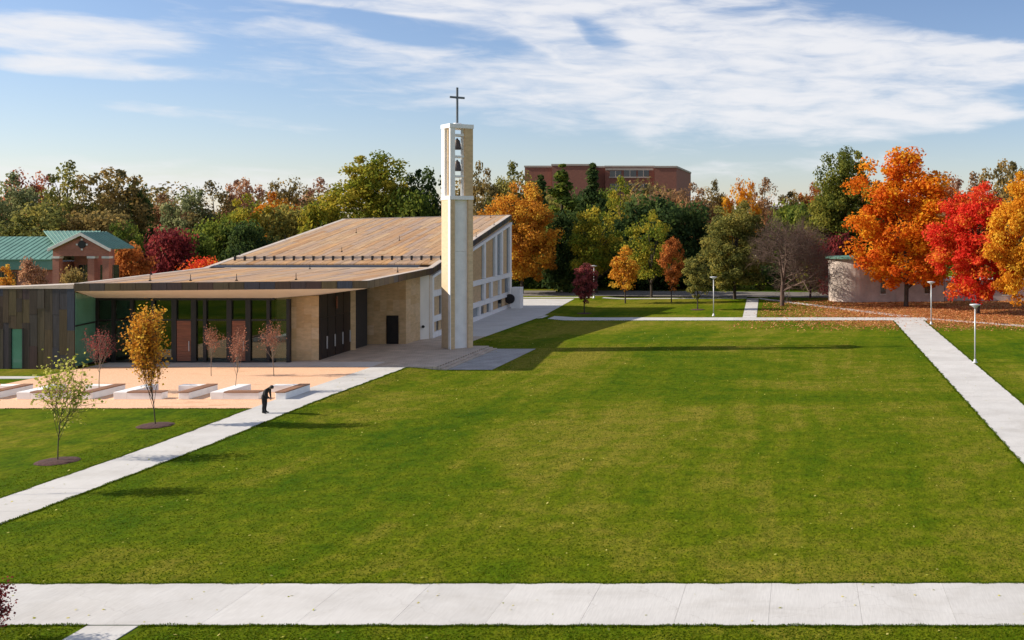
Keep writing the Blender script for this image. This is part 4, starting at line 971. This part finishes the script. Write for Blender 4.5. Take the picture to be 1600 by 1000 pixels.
branch_tree('young_tree', 'small red tree in front of the stone pier', 428, 588, 498, 44, .5, .55, .045, 3, (9, 6, 4), 'bark_pale', 'mutedred', 1050, .085, gy_, up=.8, start=.45, wpx=50, minz=.4)
branch_tree('young_tree', 'young tree just outside the left edge casting a shadow on the path', -50, 776, 0, 51, .5, .6, .06, 3, (10, 6, 4), 'bark', 'amber', 2600, .11, H=6.0, wpx=70, loc=G(-50, 776), up=.7, start=.5, minz=.5)
branch_tree('red_bush', 'dark red leafy bush tip in the lower left corner', 0, 0, 0, 61, .55, .5, .03, 3, (8, 5, 4), 'bark', 'wine', 1500, .075, loc=Vector((-22.0, 27.9, 0)), H=1.75, up=.6, start=.1, wpx=60)
for px, py, lab in ((90, 721, 'ring of dark mulch under the pale green young tree'), (243, 665, 'ring of dark mulch under the golden orange young tree'),
                    (913, 490, 'mulch ring under the dark red young tree'), (1090, 484, 'mulch ring under the olive young tree')):
    g_ = G(px, py); m = MB(); rs = random.Random(px)
    nn = 30; rad = .92
    v = [(g_.x, g_.y, g_.z + .10)]
    for ring, (fr, zz_) in enumerate(((.5, .085), (.85, .05), (1.0, .004))):
        for j in range(nn): a_ = j / nn * 6.283; q_ = rad * fr * rs.uniform(.95, 1.05); v.append((g_.x + q_ * math.cos(a_), g_.y + q_ * math.sin(a_), g_.z + zz_ + rs.uniform(0, .02)))
    f = [(0, 1 + j, 1 + (j + 1) % nn) for j in range(nn)]
    for ring in range(2):
        for j in range(nn): a_, b_ = 1 + ring * nn + j, 1 + ring * nn + (j + 1) % nn; f.append((a_, a_ + nn, b_ + nn, b_))
    tag(m.add(v, f).build('mulch_bed', 'mulch'), lab, 'mulch')

# ------------------------------------------------------------------ masses nobody could count
def mass(name, n, boxes, rad, per, leaf, mat, label, cat, seed):
    r = np.random.default_rng(seed); cs = []
    for x0, x1, y0, y1, zl, zh in boxes:
        k = n; X = r.uniform(x0, x1, k); Y = r.uniform(y0, y1, k)
        top = zl + (zh - zl) * (.55 + .45 * np.sin(X * .21 + seed) * np.sin(X * .057 + 1.3 * seed))
        cs.append(np.stack([X, Y, top * r.random(k) ** .6 + .3], 1))
    v, t = leaf_cloud(np.concatenate(cs), rad, per, leaf, seed)
    o = bpy.data.objects.new(name, cloud_mesh(name, v, t, mat)); link(o); tag(o, label, cat, kind='stuff'); return o
mass('far_wood', 900, [(-215, -5, 236, 252, 12, 20), (-5, 80, 236, 252, 12, 19)], 2.6, 40, .8, LM['olivebrown'], 'distant autumn wood filling the gaps behind the trees', 'wood', 3)
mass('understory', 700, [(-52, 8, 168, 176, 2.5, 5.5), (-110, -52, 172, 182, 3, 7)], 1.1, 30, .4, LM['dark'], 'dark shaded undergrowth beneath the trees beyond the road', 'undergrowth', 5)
def litter(name, n, zone, size, mat, label, seed):
    r = np.random.default_rng(seed); P = []
    while len(P) < n:
        x, y = zone(r)
        P.append((x, y, hgt(x, y) + .03 + .02 * r.random()))
    P = np.array(P); m = len(P)
    nrm = np.stack([r.normal(size=m) * .35, r.normal(size=m) * .35, np.ones(m)], 1); nrm /= np.linalg.norm(nrm, axis=1)[:, None]
    a = np.cross(nrm, r.normal(size=(m, 3))); a /= np.linalg.norm(a, axis=1)[:, None]; b = np.cross(nrm, a); s = size * (.6 + .8 * r.random(m))[:, None]
    v = np.stack([P - a * s * .5, P + b * s * .4, P + a * s * .5, P - b * s * .4], 1).reshape(-1, 3)
    o = bpy.data.objects.new(name, cloud_mesh(name, v, r.random(m), mat)); link(o); tag(o, label, 'leaves', kind='stuff')
def z_right(r):
    while True:
        x, y = r.uniform(-8, 40), r.uniform(104, 148)
        d = min(1, max(0, (x + 10) / 20)) * min(1, max(0, (y - 106) / 12))
        on_path = (118 < y < 121.7 and x < 14.4) or (10.3 < x < 14 and y < 119) or (-8.4 < x < -5.5 and y > 121)
        if r.random() < d * (.06 if on_path else 1): return x, y
litter('fallen_leaves', 46000, z_right, .18, leaf_mat('leaf_litter', [(.34, .10, .04), (.52, .20, .075), (.60, .33, .15)], .2), 'fallen orange leaves carpeting the grass under the maples', 9)
litter('scattered_leaves', 1100, lambda r: (r.uniform(-34, 12), 28 + 92 * r.random() ** 1.3), .09, LM['limey'], 'single pale fallen leaves dotted over the lawn', 10)
def grass_blades(n, seed):
    r = np.random.default_rng(seed)
    y = 27 + 70 * r.random(n * 3) ** 2.2; x = r.uniform(-36, 16, n * 3)
    ok = ~((y > 28.9) & (y < 32.6)) & ~((x > -33.35) & (x < -30.25) & (y > 32)) & ~((x > 10.25) & (x < 13.8) & (y > 32)) & ~((x > -20.45) & (x < -18.6) & (y < 29.2)) & ~((y > 61.4) & (x < -30.25)) & (x > -.79 * y - 2) & (x < .23 * y + 2)
    x, y = x[ok][:n], y[ok][:n]; m = len(x)
    z = np.array([hgt(a, b) for a, b in zip(x, y)])
    ang = r.random(m) * 6.28; w = .016 + .018 * r.random(m); h = .016 + .022 * r.random(m)
    dx, dy = np.cos(ang) * w, np.sin(ang) * w; lx, ly = r.normal(size=m) * .025, r.normal(size=m) * .025
    v = np.stack([np.stack([x - dx, y - dy, z - .005], 1), np.stack([x + dx, y + dy, z - .005], 1), np.stack([x + lx + dx * .2, y + ly + dy * .2, z + h], 1), np.stack([x + lx - dx * .2, y + ly - dy * .2, z + h], 1)], 1).reshape(-1, 3)
    me = cloud_mesh('grass_blades', v, r.random(m), LM['brightgreen'])
    o = bpy.data.objects.new('grass_blades', me); link(o); tag(o, 'short mown grass blades of the near lawn', 'grass', kind='stuff')
def edge_blades(seed):
    r = np.random.default_rng(seed); X = []; Y = []
    def run(x0, y0, x1, y1, nx, ny, per_m):
        L_ = math.hypot(x1 - x0, y1 - y0); k = int(L_ * per_m); t = r.random(k)
        wob = .035 * np.sin(t * L_ * 2.1 + x0) + .03 * np.sin(t * L_ * 5.3 + y0)
        off = -np.abs(r.normal(size=k)) * .07 + .02 + wob
        X.append(x0 + (x1 - x0) * t + nx * off); Y.append(y0 + (y1 - y0) * t + ny * off)
    run(-30, 32.37, 10.4, 32.45, 0, -1, 420); run(-30, 29.08, -20.3, 29.08, 0, 1, 300); run(-18.8, 29.06, 14, 29.05, 0, 1, 300)
    run(-33.2, 36, -33.2, 61.5, 1, 0, 260); run(-30.4, 33, -30.4, 78.5, -1, 0, 260); run(10.4, 33, 10.4, 118, 1, 0, 200); run(13.7, 40, 13.9, 118, -1, 0, 200)
    run(-48, 61.58, -33.3, 61.58, 0, 1, 160); run(-30.6, 118.05, 10.3, 118.05, 0, 1, 110)
    x = np.concatenate(X); y = np.concatenate(Y); m = len(x); z = np.array([hgt(a, b) for a, b in zip(x, y)])
    ang = r.random(m) * 6.28; w = .012 + .012 * r.random(m); h = .03 + .035 * r.random(m)
    dx, dy = np.cos(ang) * w, np.sin(ang) * w; lx, ly = r.normal(size=m) * .03, r.normal(size=m) * .03
    v = np.stack([np.stack([x - dx, y - dy, z - .005], 1), np.stack([x + dx, y + dy, z - .005], 1), np.stack([x + lx + dx * .2, y + ly + dy * .2, z + h], 1), np.stack([x + lx - dx * .2, y + ly - dy * .2, z + h], 1)], 1).reshape(-1, 3)
    o = bpy.data.objects.new('edge_grass', cloud_mesh('edge_grass', v, r.random(m) * .6, LM['brightgreen'])); link(o); tag(o, 'longer grass creeping over the path edges', 'grass', kind='stuff')
edge_blades(15)
LM['brightgreen_lawn'] = leaf_mat('leaf_lawn', [(.055, .105, .002), (.095, .14, .003), (.165, .175, .010)], .35)
grass_blades(220000, 14)
for n_ in ('grass_blades', 'edge_grass'): bpy.data.objects[n_].data.materials[0] = LM['brightgreen_lawn']

# ------------------------------------------------------------------ the bowed man
def person():
    g_ = G(413, 646.5)
    r = empty('person', tuple(g_ + Vector((0, 0, .03))), 'man in a dark suit standing on the path with bowed head', 'person')
    J = {}; V = []; E = []; RD = []
    def j(n, x, y, z, rx, p=None, ry=None):
        J[n] = len(V); V.append((x, y, z)); RD.append((rx, ry or rx))
        if p: E.append((J[p], J[n]))
    j('pelvis', 0, 0, .93, .155, None, .125); j('waist', .02, 0, 1.08, .15, 'pelvis', .12); j('chest', .10, 0, 1.27, .175, 'waist', .135); j('upper', .19, 0, 1.41, .15, 'chest', .11)
    j('neck', .27, 0, 1.475, .058, 'upper'); j('headb', .33, 0, 1.50, .075, 'neck'); j('head', .39, 0, 1.475, .098, 'headb'); j('chin', .42, 0, 1.39, .06, 'head'); j('nose', .475, 0, 1.44, .02, 'head')
    for s, S_ in ((1, 'l'), (-1, 'r')):
        j('hip' + S_, 0, .095 * s, .86, .105, 'pelvis'); j('knee' + S_, .02, .10 * s, .49, .072, 'hip' + S_); j('calf' + S_, -.005, .10 * s, .33, .066, 'knee' + S_); j('ank' + S_, -.01, .105 * s, .09, .05, 'calf' + S_)
        j('heel' + S_, -.04, .105 * s, .045, .042, 'ank' + S_); j('ball' + S_, .12, .12 * s, .04, .042, 'ank' + S_); j('toe' + S_, .19, .125 * s, .032, .03, 'ball' + S_)
        j('sh' + S_, .19, .19 * s, 1.37, .08, 'upper'); j('elb' + S_, .17, .245 * s, 1.09, .056, 'sh' + S_); j('wr' + S_, .29, .08 * s, .915, .036, 'elb' + S_)
        j('palm' + S_, .32, .035 * s, .86, .035, 'wr' + S_)
        for k in range(4):
            j('f%d' % k + S_, .33 + .014 * k - .02, .02 * s, .81 - .004 * k, .011, 'palm' + S_); j('g%d' % k + S_, .325 + .014 * k - .02, -.015 * s, .775 + .004 * abs(k - 1), .009, 'f%d' % k + S_)
        j('th' + S_, .355, .045 * s, .835, .011, 'palm' + S_); j('ti' + S_, .365, .02 * s, .80, .009, 'th' + S_)
    me = bpy.data.meshes.new('body'); me.from_pydata(V, E, []); o = bpy.data.objects.new('body_skeleton', me); col.objects.link(o)
    sk = o.modifiers.new('skin', 'SKIN'); sk.use_smooth_shade = True
    for i, d in enumerate(me.skin_vertices[0].data): d.radius = RD[i]; d.use_root = (i == 0)
    sb = o.modifiers.new('sub', 'SUBSURF'); sb.levels = 1; sb.render_levels = 1
    dg = bpy.context.evaluated_depsgraph_get(); dg.update()
    nm = bpy.data.meshes.new_from_object(o.evaluated_get(dg)); bpy.data.objects.remove(o)
    nm.name = 'body'; nm.materials.clear()
    for k in ('suit', 'skin', 'dark'): nm.materials.append(M[k])
    for p in nm.polygons:
        c = p.center; p.use_smooth = True
        if c.x > .285 and c.z > 1.30: p.material_index = 1
        elif c.x > .27 and .70 < c.z < .895: p.material_index = 1
        elif c.z < .085: p.material_index = 2
        else: p.material_index = 0
    b = bpy.data.objects.new('body', nm); link(b, r); r.scale = (1.14, 1.16, 1.02)
    m = MB(); prof = [(.02, .118), (.06, .105), (.095, .06), (.108, 0), (.104, -.05)]
    n = 16; hc = Vector((.375, 0, 1.50)); ax = Vector((-.25, 0, 1)).normalized(); u = Vector((0, 1, 0)); w = ax.cross(u)
    vv = []
    for rr, hh in prof:
        for k in range(n): a = 6.283 * k / n; vv.append(hc + ax * hh + (u * math.cos(a) + w * math.sin(a)) * rr)
    ff = [(i * n + k, i * n + (k + 1) % n, (i + 1) * n + (k + 1) % n, (i + 1) * n + k) for i in range(len(prof) - 1) for k in range(n)] + [tuple(range(n))]
    hm = bpy.data.meshes.new('hair'); hm.from_pydata([tuple(q) for q in vv], [], ff); hm.materials.append(M['hair']); ho = bpy.data.objects.new('hair', hm); link(ho, r)
    jm = MB()   # jacket skirt over the hips
    lo = [(.17, .84), (.175, .95), (.165, 1.08)]
    vv = []
    for rr, z in lo:
        for k in range(n): a = 6.283 * k / n; vv.append((.01 + (z - .84) * .08 + rr * .86 * math.cos(a), rr * 1.08 * math.sin(a), z))
    ff = [(i * n + k, i * n + (k + 1) % n, (i + 1) * n + (k + 1) % n, (i + 1) * n + k) for i in range(2) for k in range(n)]
    jmh = bpy.data.meshes.new('jacket'); jmh.from_pydata(vv, [], ff); jmh.materials.append(M['suit']); jo = bpy.data.objects.new('jacket', jmh); link(jo, r)
person()
